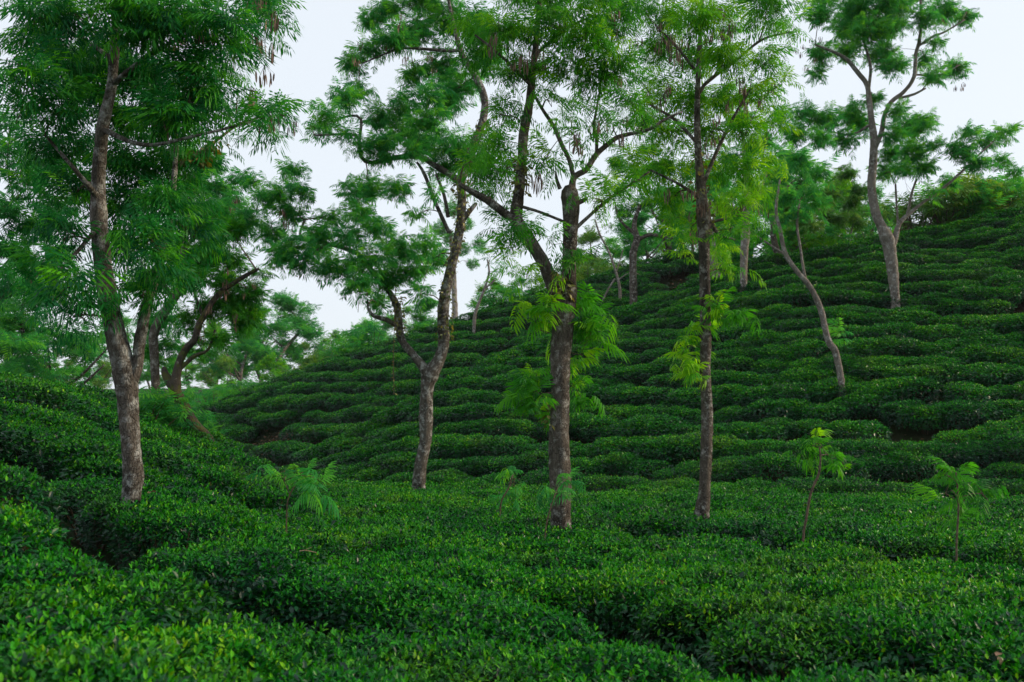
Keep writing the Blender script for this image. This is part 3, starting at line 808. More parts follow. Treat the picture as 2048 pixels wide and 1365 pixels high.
tree('twisted tree with two vine-clad stems at the foot of the hill, wide airy crown', (837, 979),
     [(837, 979, 28), (841, 931, 25), (851, 881, 24), (852, 830, 28), (854, 780, 26), (860, 752, 32), (880, 715, 23), (888, 680, 23), (886, 650, 24), (889, 598, 22), (899, 548, 20), (911, 498, 19), (921, 448, 18), (924, 399, 18),
      (924, 359, 18), (949, 289, 17), (966, 239, 16), (969, 199, 15), (954, 159, 14), (929, 120, 12), (919, 95, 10), (905, 40, 8, .2), (890, -40, 5, .3)],
     [[(858, 757, 26), (846, 735, 20), (826, 710, 16), (806, 685, 15), (799, 660, 16), (794, 613, 16), (774, 578, 11), (744, 543, 11), (715, 508, 10), (655, 488, 8), (600, 480, 5, .2)],
      [(922, 368, 15), (899, 349, 13), (869, 331, 12), (839, 314, 11), (789, 316, 11), (744, 326, 9), (722, 314, 8), (717, 279, 7), (700, 269, 6), (630, 271, 4)],
      [(718, 285, 7), (722, 239, 6), (700, 232, 5), (665, 244, 4)],
      [(899, 468, 9), (874, 413, 8), (849, 349, 7), (834, 325, 5)], [(896, 435, 8), (888, 390, 7), (872, 349, 5)],
      [(798, 655, 10), (774, 640, 10), (749, 633, 9), (737, 620, 6), (735, 600, 4)],
      [(921, 100, 8), (899, 102, 7), (809, 97, 5), (774, 107, 4), (725, 127, 3)], [(655, 488, 6), (600, 520, 5), (560, 522, 4)], [(610, 440, 5), (600, 470, 5), (620, 486, 5)],
      [(926, 440, 12), (940, 422, 10), (952, 408, 8)]],
     [(660, 235, 34), (640, 262, 24), (690, 195, 36), (720, 180, 26), (755, 235, 36), (800, 260, 45), (855, 240, 45), (895, 290, 45), (800, 215, 36), (760, 285, 36), (845, 290, 38), (690, 270, 20),
      (700, 128, 32), (740, 100, 34), (790, 80, 42), (740, 40, 30), (840, 65, 48), (880, 130, 46), (830, 150, 32), (900, 40, 50), (920, 170, 42), (860, 190, 32), (780, 20, 36), (955, 60, 46), (975, 125, 44), (840, 0, 50), (900, 205, 40), (860, -60, 60), (930, -60, 60), (790, -40, 45),
      (590, 345, 28), (560, 390, 34), (530, 400, 28), (600, 385, 28), (575, 430, 32), (540, 470, 34), (590, 490, 34), (640, 470, 36), (500, 370, 20), (500, 440, 26), (560, 510, 34), (605, 525, 28), (650, 535, 30),
      (700, 385, 30), (740, 380, 38), (790, 380, 32), (720, 430, 34), (700, 470, 34), (760, 460, 34), (670, 440, 28), (830, 430, 18), (740, 520, 42), (800, 500, 42), (850, 490, 34), (720, 570, 38), (780, 560, 40), (830, 540, 38), (690, 535, 36), (840, 585, 24), (755, 605, 24), (875, 520, 28), (640, 500, 26),
      (760, 312, 26, -.4), (825, 303, 28, -.4), (722, 292, 22, -.3), (890, 340, 32), (870, 380, 20), (930, 320, 30), (960, 330, 30)],
     bark=M_bark, leaf=M_mid, lod=4, flen=.25, dens=24, nf=6, tint=.5, cdepth=1.4, crs=1.12, pods=[(780, 60, 40, 8), (720, 100, 20, 4), (560, 450, 50, 6), (840, 90, 60, 10), (720, 590, 10, 2)],
     vine=[([(888, 680, 22), (899, 548, 20), (921, 448, 18), (924, 380, 18)], 420, .05), ([(924, 390, 26), (926, 355, 26)], 160, .10), ([(924, 370, 18), (949, 289, 17), (966, 239, 16)], 170, .05), ([(799, 670, 16), (795, 590, 16)], 170, .06)],
     hang=[([(722, 585, .1), (718, 600, .1), (716, 625, .1)], 9), ([(792, 560, -.3), (789, 640, -.3), (787, 720, -.3), (788, 790, -.3)], 40), ([(600, 545), (598, 560)], 8)])

tree('central tree with a broken-topped trunk, thick left limb and bright leafy sprouts on its stem', (1122, 1054),
     [(1122, 1054, 42), (1121, 981, 42), (1118, 906, 43), (1118, 856, 41), (1121, 805, 37), (1121, 730, 40), (1124, 680, 42), (1130, 620, 44), (1136, 573, 34), (1138, 520, 28), (1141, 450, 31), (1142, 410, 35), (1138, 385, 36), (1133, 376, 26)],
     [[(1126, 600, 34), (1108, 575, 30), (1088, 528, 27), (1063, 488, 27), (1033, 443, 28), (1036, 400, 24, .1), (1038, 384, 22, .1), (1043, 324, 20, .2), (1048, 264, 20, .2), (1058, 214, 18, .2), (1068, 120, 14, .1), (1078, 20, 11), (1085, -100, 7), (1088, -200, 4)],
      [(1036, 445, 18), (1013, 430, 17), (979, 404, 15), (944, 384, 13), (919, 369, 9)],
      [(1144, 388, 16), (1148, 356, 14), (1173, 339, 12), (1193, 309, 11), (1228, 279, 10), (1248, 271, 9), (1298, 259, 7), (1330, 239, 6), (1365, 224, 4)],
      [(1193, 311, 7), (1193, 269, 7), (1188, 249, 6), (1200, 180, 4), (1210, 110, 3)],
      [(1148, 358, 10), (1138, 319, 9), (1123, 289, 9), (1108, 254, 8), (1088, 224, 7), (1068, 189, 6), (1058, 164, 5), (1040, 110, 3)],
      [(1154, 455, 8), (1188, 424, 7), (1223, 394, 6), (1263, 369, 5), (1298, 344, 4)],
      [(1030, 410, 7), (1078, 424, 6), (1126, 443, 6)], [(1120, 378, 9), (1114, 362, 7), (1111, 344, 4)], [(1150, 408, 12), (1166, 402, 10), (1174, 396, 7)],
      [(1070, 110, 8), (1130, 60, 6, -.3), (1190, 30, 4, -.5)], [(1060, 170, 8), (1000, 110, 6, -.3), (950, 70, 4, -.4)]],
     [(1000, 60, 50), (1060, 75, 50), (1120, 55, 60), (1180, 75, 60), (1225, 60, 50), (1240, 130, 42), (1200, 160, 48), (1130, 140, 50), (1070, 150, 42), (1020, 150, 45), (965, 100, 42), (940, 55, 40), (1250, 195, 36), (1190, 215, 30), (1100, 5, 60), (1180, 0, 60), (1035, 0, 50), (1240, 5, 45),
      (1000, 225, 40), (960, 285, 34), (1000, 300, 42), (960, 345, 42), (1010, 350, 38), (940, 320, 30), (1080, 330, 24), (1100, 300, 16), (1025, 500, 32), (1010, 480, 26), (1060, 455, 24), (1055, 545, 24), (1095, 470, 26), (1000, 430, 18), (985, 395, 24), (1210, 365, 20), (1190, 395, 18), (1235, 385, 16), (1270, 355, 18), (1165, 520, 12),
      (1160, 270, 14), (1140, 230, 18), (1100, -80, 70), (1030, -90, 60), (1180, -80, 60), (1100, -180, 60), (1225, 250, 16), (1290, 245, 18), (1100, 200, 26)],
     sprouts=[(1072, 632, 24, .1), (1100, 612, 22, -.25), (1165, 620, 24, .1), (1085, 660, 22, .2), (1180, 670, 22, .15), (1150, 600, 20, .2), (1190, 645, 16, .1), (1160, 715, 16, .25),
              (1055, 775, 26, .05), (1085, 790, 20, -.15), (1035, 800, 16, .1), (1152, 775, 24, .25), (1165, 815, 20, .2), (1075, 825, 18, .1), (1072, 750, 18, .25)],
     bark=M_bark_b, leaf=M_bright, lod=1, flen=.27, dens=18, tint=.45, cdepth=1.0, sflen=.25,
     pods=[(1140, 60, 90, 30), (1040, 110, 40, 12), (1150, 270, 25, 7), (1190, 250, 15, 5), (1075, 350, 18, 7), (1250, 255, 30, 6), (970, 60, 40, 8), (1220, 130, 30, 8)],
     vine=[([(1120, 600, 28, -.15), (1122, 540, 20, -.15)], 60, .04), ([(1095, 850, 10, -.1), (1098, 800, 10, -.1)], 24, .03), ([(1040, 390, 22), (1046, 300, 20)], 80, .05)])

tree('straight slender tree on the flat ground right of centre, light green crown full of pods', (1405, 1034),
     [(1404, 1034, 31), (1409, 981, 24), (1412, 906, 24), (1414, 830, 23), (1411, 755, 22), (1412, 680, 21), (1411, 648, 22), (1409, 548, 22), (1408, 473, 24), (1408, 440, 29), (1402, 374, 20), (1396, 299, 15), (1394, 220, 12), (1398, 120, 10), (1404, 0, 8), (1408, -120, 5)],
     [[(1415, 440, 13), (1440, 470, 6), (1470, 480, 4)], [(1402, 380, 9), (1435, 300, 8), (1470, 230, 6), (1500, 180, 4)], [(1396, 190, 8), (1415, 164, 8), (1469, 124, 6), (1524, 80, 5), (1579, 65, 3)],
      [(1397, 290, 8), (1350, 240, 6), (1300, 210, 4)], [(1398, 150, 7), (1350, 90, 5), (1310, 50, 3)], [(1404, 400, 8), (1360, 370, 6), (1300, 340, 4)], [(1420, 445, 7), (1450, 438, 6), (1490, 430, 4)]],
     [(1400, 40, 58), (1330, 40, 50), (1460, 40, 50), (1530, 30, 45), (1572, 60, 34), (1320, 110, 48), (1390, 120, 50), (1460, 120, 50), (1530, 120, 45), (1570, 160, 26), (1315, 185, 46), (1380, 200, 50), (1450, 200, 50), (1520, 195, 40), (1295, 255, 38), (1350, 270, 42), (1420, 270, 44), (1490, 265, 42), (1540, 255, 32),
      (1262, 315, 34), (1330, 335, 42), (1390, 330, 30), (1440, 340, 38), (1490, 345, 38), (1525, 325, 28), (1275, 365, 25), (1340, 400, 34), (1440, 410, 34), (1490, 410, 30), (1520, 390, 25), (1460, 455, 26), (1385, 450, 20), (1365, 485, 22), (1440, 505, 22), (1500, 450, 18), (1345, 440, 24), (1450, 540, 12),
      (1400, -50, 60), (1330, -50, 50), (1470, -50, 50), (1400, -130, 50), (1540, -20, 40), (1280, 20, 34), (1270, 150, 24), (1275, 215, 30)],
     sprouts=[(1360, 720, 22), (1385, 742, 16), (1372, 690, 14), (1392, 660, 10), (1440, 612, 12), (1472, 635, 9), (1422, 650, 10), (1430, 600, 9)],
     bark=M_bark_b, leaf=M_bright, lod=1, flen=.27, dens=20, tint=.45, cdepth=1.1, sflen=.22, pods=[(1340, 90, 70, 24), (1430, 60, 60, 16), (1390, 420, 60, 16), (1490, 400, 40, 14), (1490, 180, 60, 16), (1330, 200, 30, 8), (1440, 300, 70, 10)],
     vine=[([(1408, 470, 24), (1402, 374, 20), (1396, 299, 15)], 90, .05)])

tree('pale forked tree high on the right hillside under open sky', (1790, 596),
     [(1790, 594, 18), (1786, 548, 22), (1779, 498, 25), (1773, 475, 28), (1763, 453, 20), (1751, 424, 18), (1743, 374, 17), (1746, 324, 16), (1748, 279, 15), (1743, 239, 12), (1738, 199, 11), (1733, 169, 10), (1714, 144, 9), (1694, 120, 8), (1669, 105, 6), (1630, 90, 4)],
     [[(1783, 490, 17), (1791, 473, 13), (1798, 448, 10), (1818, 428, 8), (1848, 404, 6), (1883, 379, 6), (1918, 349, 5), (1948, 319, 4), (1985, 285, 3)], [(1815, 430, 6), (1823, 389, 5), (1833, 359, 4)], [(1796, 450, 5), (1793, 410, 4), (1791, 369, 4)],
      [(1750, 296, 11), (1763, 264, 10), (1768, 234, 9), (1783, 204, 9), (1808, 184, 8), (1828, 154, 8), (1831, 110, 7), (1838, 85, 7), (1843, 40, 6), (1841, 0, 5), (1835, -60, 3)], [(1798, 197, 6), (1828, 189, 5), (1851, 177, 4)],
      [(1838, 92, 5), (1868, 72, 5), (1888, 65, 4), (1930, 40, 3)], [(1738, 175, 6), (1741, 134, 6), (1731, 95, 5), (1724, 65, 4), (1720, 10, 3)], [(1740, 250, 5), (1700, 270, 4), (1650, 260, 3)], [(1832, 150, 4), (1880, 150, 3), (1920, 130, 2)]],
     [(1640, 30, 34), (1700, 50, 46), (1740, 65, 46), (1780, 50, 36), (1690, 105, 28), (1760, 110, 34), (1640, 105, 25), (1632, 145, 20), (1790, 130, 30), (1720, 15, 40), (1765, 0, 40), (1850, 40, 32), (1890, 25, 34), (1930, 35, 25), (1870, 85, 20), (1840, -20, 40), (1800, 10, 34), (1650, -10, 40), (1870, 150, 28), (1912, 138, 25), (1850, 118, 20),
      (1745, 200, 20), (1700, 230, 30), (1650, 240, 34), (1605, 230, 28), (1590, 270, 28), (1640, 280, 30), (1690, 280, 28), (1720, 250, 28), (1800, 220, 24), (1820, 255, 34), (1850, 250, 28), (1790, 270, 28), (1780, 310, 26), (1830, 305, 32), (1870, 290, 18), (1770, 345, 24), (1800, 340, 24), (1850, 335, 26), (1920, 300, 28), (1950, 325, 28), (1980, 280, 24), (2012, 262, 22), (1940, 268, 22), (2000, 325, 22), (2030, 348, 16), (1900, 365, 18), (1870, 385, 14), (1750, -60, 50), (1860, -70, 45), (1780, 455, 10), (1755, 430, 12)],
     bark=M_pale, leaf=M_mid, lod=4, flen=.28, dens=21, nf=6, tint=.5, cdepth=1.5, crs=1.12, pods=[(1625, 110, 30, 10), (1910, 160, 30, 5), (1880, 30, 30, 3), (1640, 60, 30, 6)])

tree('thin pale leaning tree on the lower right hillside', (1685, 778),
     [(1684, 776, 14), (1677, 730, 13), (1669, 700, 14), (1656, 680, 13), (1641, 618, 12), (1619, 573, 11), (1594, 543, 10), (1571, 508, 9), (1561, 463, 8), (1552, 420, 6), (1560, 360, 4)],
     [[(1617, 575, 8), (1609, 550, 6), (1601, 498, 5), (1594, 448, 5), (1600, 400, 3)], [(1571, 510, 5), (1540, 490, 4), (1510, 470, 3)]],
     [(1600, 320, 32), (1640, 345, 32), (1620, 390, 30), (1580, 395, 28), (1560, 350, 28), (1555, 310, 25), (1600, 430, 20), (1570, 440, 18), (1540, 400, 22), (1640, 410, 20)],
     sprouts=[(1670, 668, 9), (1676, 655, 6)], bark=M_pale, leaf=M_mid, lod=4, flen=.30, dens=16, tint=.45)

# trees standing further up the hill
tree('short thick pale trunk on the upper slope behind the straight slender tree', (1487, 570),
     [(1487, 568, 15), (1488, 520, 15), (1491, 470, 18), (1492, 420, 14), (1490, 350, 10), (1485, 270, 6)], [[(1492, 430, 9), (1520, 380, 6), (1540, 330, 4)]],
     [(1500, 380, 26), (1535, 420, 24), (1465, 430, 20), (1545, 350, 28), (1500, 300, 28), (1460, 320, 26), (1530, 280, 26), (1480, 240, 26), (1560, 230, 24)], bark=M_pale, leaf=M_mid, lod=4, flen=.30, dens=18, tint=.45, pods=[(1500, 410, 30, 10)])
tree('dark trunk on the upper slope beside the thin leaning tree', (1556, 516),
     [(1556, 516, 14), (1550, 490, 13), (1546, 460, 11), (1548, 410, 9), (1560, 340, 6)], [[(1548, 420, 6), (1580, 370, 5), (1610, 350, 3)]],
     [(1560, 420, 22), (1590, 400, 24), (1600, 440, 20), (1630, 450, 18), (1560, 370, 26), (1610, 370, 26), (1580, 320, 26), (1650, 430, 18), (1680, 440, 20), (1700, 410, 24), (1660, 390, 24), (1720, 380, 22), (1690, 350, 24), (1715, 440, 20)], bark=M_bark_b, leaf=M_olive, lod=4, flen=.30, dens=18, tint=.45, cdepth=1.2)
tree('pair of leaning grey stems just right of the straight slender trunk, upper slope', (1437, 558),
     [(1437, 558, 11), (1432, 530, 10), (1428, 500, 9), (1425, 460, 7), (1430, 420, 5)], [[(1428, 556, 9), (1425, 530, 8), (1424, 505, 7)]],
     [(1430, 400, 22), (1450, 430, 20), (1400, 420, 18), (1440, 360, 24)], bark=M_pale, leaf=M_mid, lod=4, flen=.30, dens=16)
tree('small tree trunk rising on the far hill behind the twisted vine-clad tree', (910, 636),
     [(910, 634, 12), (909, 600, 11), (908, 570, 11), (906, 520, 9), (900, 460, 6)], [], [(900, 480, 20), (925, 500, 20), (880, 460, 22), (930, 450, 22), (905, 420, 24), (945, 530, 16), (960, 490, 18)],
     bark=M_pale, leaf=M_mid, lod=2, flen=.40, dens=8)
tree('thin bare curved stem on the far hill left of the central tree', (948, 660),
     [(948, 660, 7), (950, 630, 7), (958, 605, 6), (970, 575, 5), (978, 545, 4), (975, 520, 3)], [[(968, 580, 4), (990, 560, 3)]], [(975, 510, 15), (995, 545, 14), (960, 500, 14), (1000, 520, 14), (1020, 540, 12)],
     bark=M_pale, leaf=M_mid, lod=2, flen=.42, dens=3.5)
tree('thin forked bare sapling on the shoulder of the near hill', (1240, 612),
     [(1240, 610, 7), (1239, 575, 6), (1232, 545, 5), (1218, 505, 4), (1200, 470, 4), (1190, 440, 3)], [[(1206, 602, 4), (1216, 580, 4), (1230, 558, 4)], [(1232, 548, 3), (1240, 520, 2), (1246, 500, 2)], [(1236, 560, 3), (1262, 545, 2), (1280, 550, 2)]],
     [(1195, 430, 12), (1215, 455, 10), (1180, 460, 12)], bark=M_pale, leaf=M_olive, lod=2, flen=.32, dens=2.5)
tree('crooked dark-limbed tree on the ridge left of the straight slender tree', (1268, 530),
     [(1266, 530, 15), (1268, 500, 15), (1274, 478, 14), (1268, 450, 10), (1280, 410, 7)], [[(1272, 482, 9), (1300, 470, 8), (1330, 474, 8), (1340, 455, 8), (1322, 440, 7), (1308, 430, 6), (1300, 400, 4)], [(1338, 458, 6), (1345, 420, 5), (1360, 380, 3)], [(1270, 470, 7), (1240, 440, 5), (1230, 410, 3)]],
     [(1250, 425, 26), (1290, 405, 30), (1330, 400, 28), (1240, 380, 24), (1360, 390, 24), (1380, 430, 20), (1280, 350, 32), (1330, 340, 30), (1250, 460, 16), (1375, 350, 26), (1355, 485, 14), (1240, 330, 24), (1300, 300, 28)],
     depth=49, bark=M_bark_b, leaf=M_dark, lod=2, flen=.40, dens=8, tint=.45, pods=[(1340, 420, 20, 6)])

# ------------------------------------------------------------------ background trees and shrubs (copies of a few kinds)
def bg_tree(seed, h, bark, leaf, spread=.42, low=.25, flen=.45, dens=4.5, tint=.45, lod=2):
    g = np.random.default_rng(seed); root = empty('background_tree', (0, 0, 0))
    bend = g.normal(0, .05 * h, (4, 2))
    tp = [(0, 0, -.3, .028 * h), (bend[0, 0] * .3, bend[0, 1] * .3, .2 * h, .022 * h), (bend[1, 0], bend[1, 1], .45 * h, .017 * h), (bend[2, 0], bend[2, 1], .72 * h, .010 * h), (bend[3, 0], bend[3, 1], .93 * h, .004 * h)]
    mb = MB(); sp = spline(tp, .3); tube(mb, sp, 7, 0, .06, seed=seed); mb.build('trunk', [bark], root, smooth=True)
    wood = list(sp[2:]); 
    for k in range(5):
        q = sp[int(len(sp) * g.uniform(.25, .7))]; a = g.uniform(0, 6.28); L = g.uniform(.2, .36) * h
        lp = spline([q[:3].tolist() + [q[3] * .6], (*(q[:3] + [math.cos(a) * L * .5, math.sin(a) * L * .5, L * .3]), q[3] * .4), (*(q[:3] + [math.cos(a) * L, math.sin(a) * L, L * .7]), q[3] * .2)], .3)
        mb = MB(); tube(mb, lp, 5, 0, .05, seed=seed + k); mb.build('limb', [bark], root, smooth=True); wood += list(lp)
    cl = []
    for k in range(34):
        z = g.uniform(low, 1.0); prof_ = math.sin(math.pi * min(1, (z - low) / (1.02 - low) * .8 + .2)); a = g.uniform(0, 6.28); r = spread * h * prof_ * math.sqrt(g.uniform(0, 1))
        R = g.uniform(.07, .115) * h; cl.append((r * math.cos(a), r * math.sin(a), z * h, R, R * .8))
    mb = MB(); grow(mb, wood, cl, g, lod, flen, dens, 6, tint); mb.build('crown', [leaf, M_twig], root)
    return root

def copy_tree(o, name=None):
    c = o.copy(); COL.objects.link(c)
    for ch in o.children:
        d = ch.copy(); COL.objects.link(d); d.parent = c
    return c

PROTO = [bg_tree(1, 8, M_bark_b, M_mid, .36, .3, .42, 4.5, .55), bg_tree(2, 8, M_bark, M_mid, .36, .35, .42, 4.5, .45), bg_tree(3, 8, M_pale, M_bright, .30, .25, .42, 4.0, .5), bg_tree(4, 8, M_bark_b, M_olive, .45, .2, .42, 4.5, .55)]  # lighter leaf colours partly paint in haze on the far trees
used = [False] * 4
def put_bg(kind, px, top, d, label, group='trees beyond the tea', width=1.0, x=None):
    r = ray(px, top); xx = r[0] / r[1] * d if x is None else x
    z = float(ground_z(xx, d)); H = P(px, top, d)[2] - z
    if used[kind]: o = copy_tree(PROTO[kind])
    else: o = PROTO[kind]; used[kind] = True
    s = max(H, 1.0) / 8.0
    o.location = (xx, d, z); o.rotation_euler = (0, 0, random.uniform(0, 6.28)); o.scale = (s * width, s * width, s)
    tag(o, label, 'tree', group)
    return o

BG = [(1, 70, 560, 44, 'hazy tree with low branching trunk beyond the bank at far left'), (0, -40, 560, 60, 'hazy tree cut by the left edge beyond the bank'), (3, 185, 690, 62, 'rounded olive tree low behind the left bank'),
      (0, 250, 640, 75, 'hazy tree showing between the two stems of the forked left tree'), (3, 120, 700, 85, 'low distant olive tree behind the far left hazy tree'), (2, 20, 680, 95, 'pale distant tree low at the far left edge'),
      (1, 480, 640, 68, 'dark tree with straight trunk where the far hill begins'), (1, 575, 592, 72, 'tree with a rounded crown standing alone above the left end of the far hill'),
      (0, 525, 620, 78, 'slim green tree between the dark tree and the lone rounded tree'), (2, 430, 640, 85, 'light green tree behind the mossy leaning tree'), (0, 380, 690, 95, 'distant hazy tree left of the mossy leaning tree'), (3, 610, 690, 92, 'hazy olive tree low behind the left slope of the far hill'),
      (2, 670, 665, 105, 'far pale tree top over the far hill under open sky'), (3, 640, 700, 118, 'distant yellowish tree crown at the far hill skyline'), (0, 730, 645, 84, 'tree top just over the far hill left of the twisted tree'), (1, 775, 635, 90, 'tree behind the far hill close to the twisted tree'),
      (2, 340, 720, 110, 'pale distant tree low behind the dark curving trunk'), (0, 300, 700, 120, 'farthest hazy tree behind the left bank'), (3, 450, 720, 60, 'bushy olive tree at the foot of the far hill'), (2, 545, 710, 64, 'bushy light green tree at the left end of the far hill'),
      (1, 850, 600, 75, 'dark tree top over the far hill between the stems of the twisted tree'), (2, 985, 560, 70, 'pale tree on the far crest behind the thin bare curved stem'), (0, 1040, 560, 72, 'green tree on the far crest left of the central trunk'),
      (2, 1150, 500, 64, 'light green tree on the far crest just right of the central trunk'), (1, 1275, 430, 63, 'dark green tree behind the crooked dark-limbed tree, left of it'), (0, 1385, 400, 60, 'green tree on the ridge just left of the straight slender trunk'), (2, 1455, 420, 57, 'light green tree on the ridge just right of the straight slender trunk'), (1, 1560, 400, 53, 'dark green tree behind the dark trunk on the upper slope'), (2, 1630, 410, 51, 'low light green tree on the crest right of the thin leaning tree'), (3, 1180, 470, 66, 'olive tree on the ridge right of the central trunk'), (0, 1230, 480, 72, 'pale green tree on the ridge behind the forked bare sapling'), (1, 1330, 380, 70, 'dark tree on the ridge behind the crooked dark-limbed tree'), (0, 1420, 330, 68, 'tree on the ridge behind the straight slender trunk'),
      (0, 1500, 360, 58, 'green tree on the ridge behind the short thick pale trunk'), (0, 1590, 330, 52, 'feathery tree behind the crest above the thin leaning tree'), (2, 1680, 350, 50, 'light green tree behind the crest left of the pale forked tree'), (0, 1735, 380, 47, 'small green tree behind the crest close to the pale forked tree')]
for k, px, top, d, lab in BG: put_bg(k, px, top, d * (1.45 if px < 800 and d > 50 else 1), lab, width=1.1)

def shrub_mesh(seed, leaf, bare=.0):
    g = np.random.default_rng(seed); root = empty('shrub', (0, 0, 0)); stems = MB(); wood = []
    for k in range(9):
        a = g.uniform(0, 6.28); r = g.uniform(.2, .8); hh = g.uniform(.7, 1.5)
        sp = spline([(0, 0, -.15, .03), (.4 * r * math.cos(a), .4 * r * math.sin(a), .5 * hh, .02), (r * math.cos(a), r * math.sin(a), hh, .006)], .2); tube(stems, sp, 4); wood += list(sp)
        if bare:
            for q in range(10):
                b = sp[g.integers(2, len(sp))]; e = b[:3] + g.normal(0, .28, 3) + [0, 0, .15]; tube(stems, np.array([[*b[:3], .006], [*((b[:3] + e) / 2 + g.normal(0, .04, 3)), .004], [*e, .002]]), 3, cap=False)
    stems.build('stem', [M_twig], root)
    cl = [(g.normal(0, .45), g.normal(0, .45), g.uniform(.25, 1.45), .3, .26) for k in range(int(20 * (1 - bare)) + 3)]
    mb = MB(); grow(mb, wood, cl, g, 2, .34, 2.6 * (1 - .6 * bare), 6, .5); mb.build('foliage', [leaf, M_twig], root)
    return root
SH = [shrub_mesh(1, M_mid), shrub_mesh(2, M_olive), shrub_mesh(3, M_olive, .6), shrub_mesh(4, M_mid)]
su = [False] * 4
def put_shrub(kind, px, d, s, label, group='shrubs', dy=0):
    r = ray(px, 800); x = r[0] / r[1] * d
    if su[kind]: o = copy_tree(SH[kind])
    else: o = SH[kind]; su[kind] = True
    o.location = (x, d, float(ground_z(x, d))); o.rotation_euler = (0, 0, random.uniform(0, 6.28)); o.scale = (s * 1.15, s * 1.15, s)
    tag(o, label, 'shrub', group)

for k, px, d, s, lab in [(0, 292, 24.0, .95, 'ferny bright shrub behind the base of the forked left tree'), (0, 318, 24.5, .75, 'feathery green shrub beside the foot of the mossy leaning tree'), (3, 340, 28, 1.0, 'shadowed shrub in the dip behind the mossy leaning tree'),
                         (2, 1845, 41.8, 1.76, 'dry brown twiggy shrub on the crest right of the pale forked tree'), (2, 1800, 41.8, 1.62, 'grey bare shrub on the crest behind the pale forked tree'), (1, 1905, 41.8, 1.69, 'green leafy shrub on the crest under the drooping right branches'),
                         (3, 1950, 41.8, 1.76, 'tall leafy shrub on the right crest'), (1, 1990, 41.8, 1.69, 'yellow-green shrub on the right crest near the edge'), (3, 2035, 41.8, 1.62, 'leafy shrub on the crest at the right edge of the view'), (2, 1290, 43.5, .95, 'brown dry bush in the hollow right of the bare sapling'), (2, 1330, 44, 1.0, 'dry twiggy bush in the hollow left of the straight trunk'),
                         (2, 1225, 45, .9, 'dry bush behind the forked bare sapling'), (1, 1180, 61, 1.6, 'greyish shrub on the far crest right of the central trunk'), (2, 1640, 43.5, 1.0, 'dry shrub on the crest above the thin leaning tree'), (2, 1690, 43, 1.1, 'brown shrub on the crest left of the pale forked tree'),
                         (3, 430, 66, 1.9, 'hazy shrub at the foot of the far trees'), (3, 380, 70, 2.2, 'wide hazy shrub behind the mossy leaning tree'), (1, 320, 74, 2.2, 'pale shrub behind the dark curving trunk'), (3, 250, 66, 2.0, 'hazy shrub behind the forked left tree'), (1, 160, 64, 2.0, 'olive shrub beyond the left bank'), (3, 100, 60, 2.0, 'green shrub beyond the left bank under the hazy tree'),
                         (0, 40, 58, 2.0, 'light green shrub beyond the left bank near the edge'), (3, 500, 63, 1.5, 'shrub at the left end of the far hill'), (1, 650, 68, 2.4, 'pale shrub on the skyline of the far hill'), (0, 700, 64, 1.7, 'grassy light green shrub on the far hill skyline'), (3, 745, 62, 1.8, 'dark shrub on the far hill skyline near the twisted tree'),
                         (3, 1010, 61, 1.5, 'low green shrub on the far crest left of the central trunk'), (1, 1100, 60, 1.4, 'low shrub on the far crest behind the central trunk'), (3, 590, 72, 2.0, 'shrub below the lone rounded tree')]:
    put_shrub(k, px, d, s, lab)

# ------------------------------------------------------------------ saplings in the tea
def sapling(label, base, stem, crown, lod=0, flen=.18, tint=.5, leaf=None, nf=4.5):
    tree(label, base, stem, [], crown, bark=M_twig, leaf=leaf or M_bright, lod=3, flen=flen, dens=.9, nf=nf, tint=tint, cdepth=.18, name='sapling', cat='sapling', group='young shade saplings', twig=.010)
sapling('crooked-stemmed sapling with an umbrella of drooping leaves on the right flat', (1606, 1081), [(1606, 1081, 5), (1612, 1040, 5), (1622, 985, 5), (1637, 950, 5), (1641, 920, 4), (1639, 895, 3)], [(1640, 888, 24), (1615, 915, 20), (1675, 910, 24), (1690, 935, 16), (1655, 905, 20), (1625, 890, 16)], tint=.38, leaf=M_bright)
sapling('small dark-leaved sapling near the right edge of the flat', (1913, 1122), [(1913, 1122, 4), (1914, 1070, 4), (1917, 1020, 4), (1915, 975, 4), (1912, 945, 3)], [(1910, 945, 24), (1890, 985, 24), (1950, 965, 26), (1930, 1000, 22), (1965, 985, 16), (1885, 945, 16), (1925, 1035, 14)], tint=.3, leaf=M_bright)
sapling('thin sapling with a flat leafy top in front of the left bank', (573, 1085), [(573, 1085, 3), (573, 1040, 3), (576, 1000, 3), (590, 970, 3)], [(590, 952, 16), (560, 946, 10), (620, 952, 14), (640, 962, 10)], tint=.35, leaf=M_mid)
sapling('faint sapling standing left of the central trunk', (1000, 1030), [(1000, 1030, 3), (1004, 1000, 3), (1018, 975, 3), (1025, 950, 2)], [(1028, 945, 16), (1040, 960, 16), (1015, 965, 14), (1030, 985, 12), (996, 995, 8)], tint=.35, leaf=M_mid)
sapling('wispy low sapling right in front of the central trunk', (1090, 1075), [(1090, 1075, 2.5), (1097, 1030, 2.5), (1110, 990, 2)], [(1115, 985, 13), (1130, 960, 12), (1105, 1000, 9), (1140, 985, 8)], tint=.42, leaf=M_mid, nf=3)

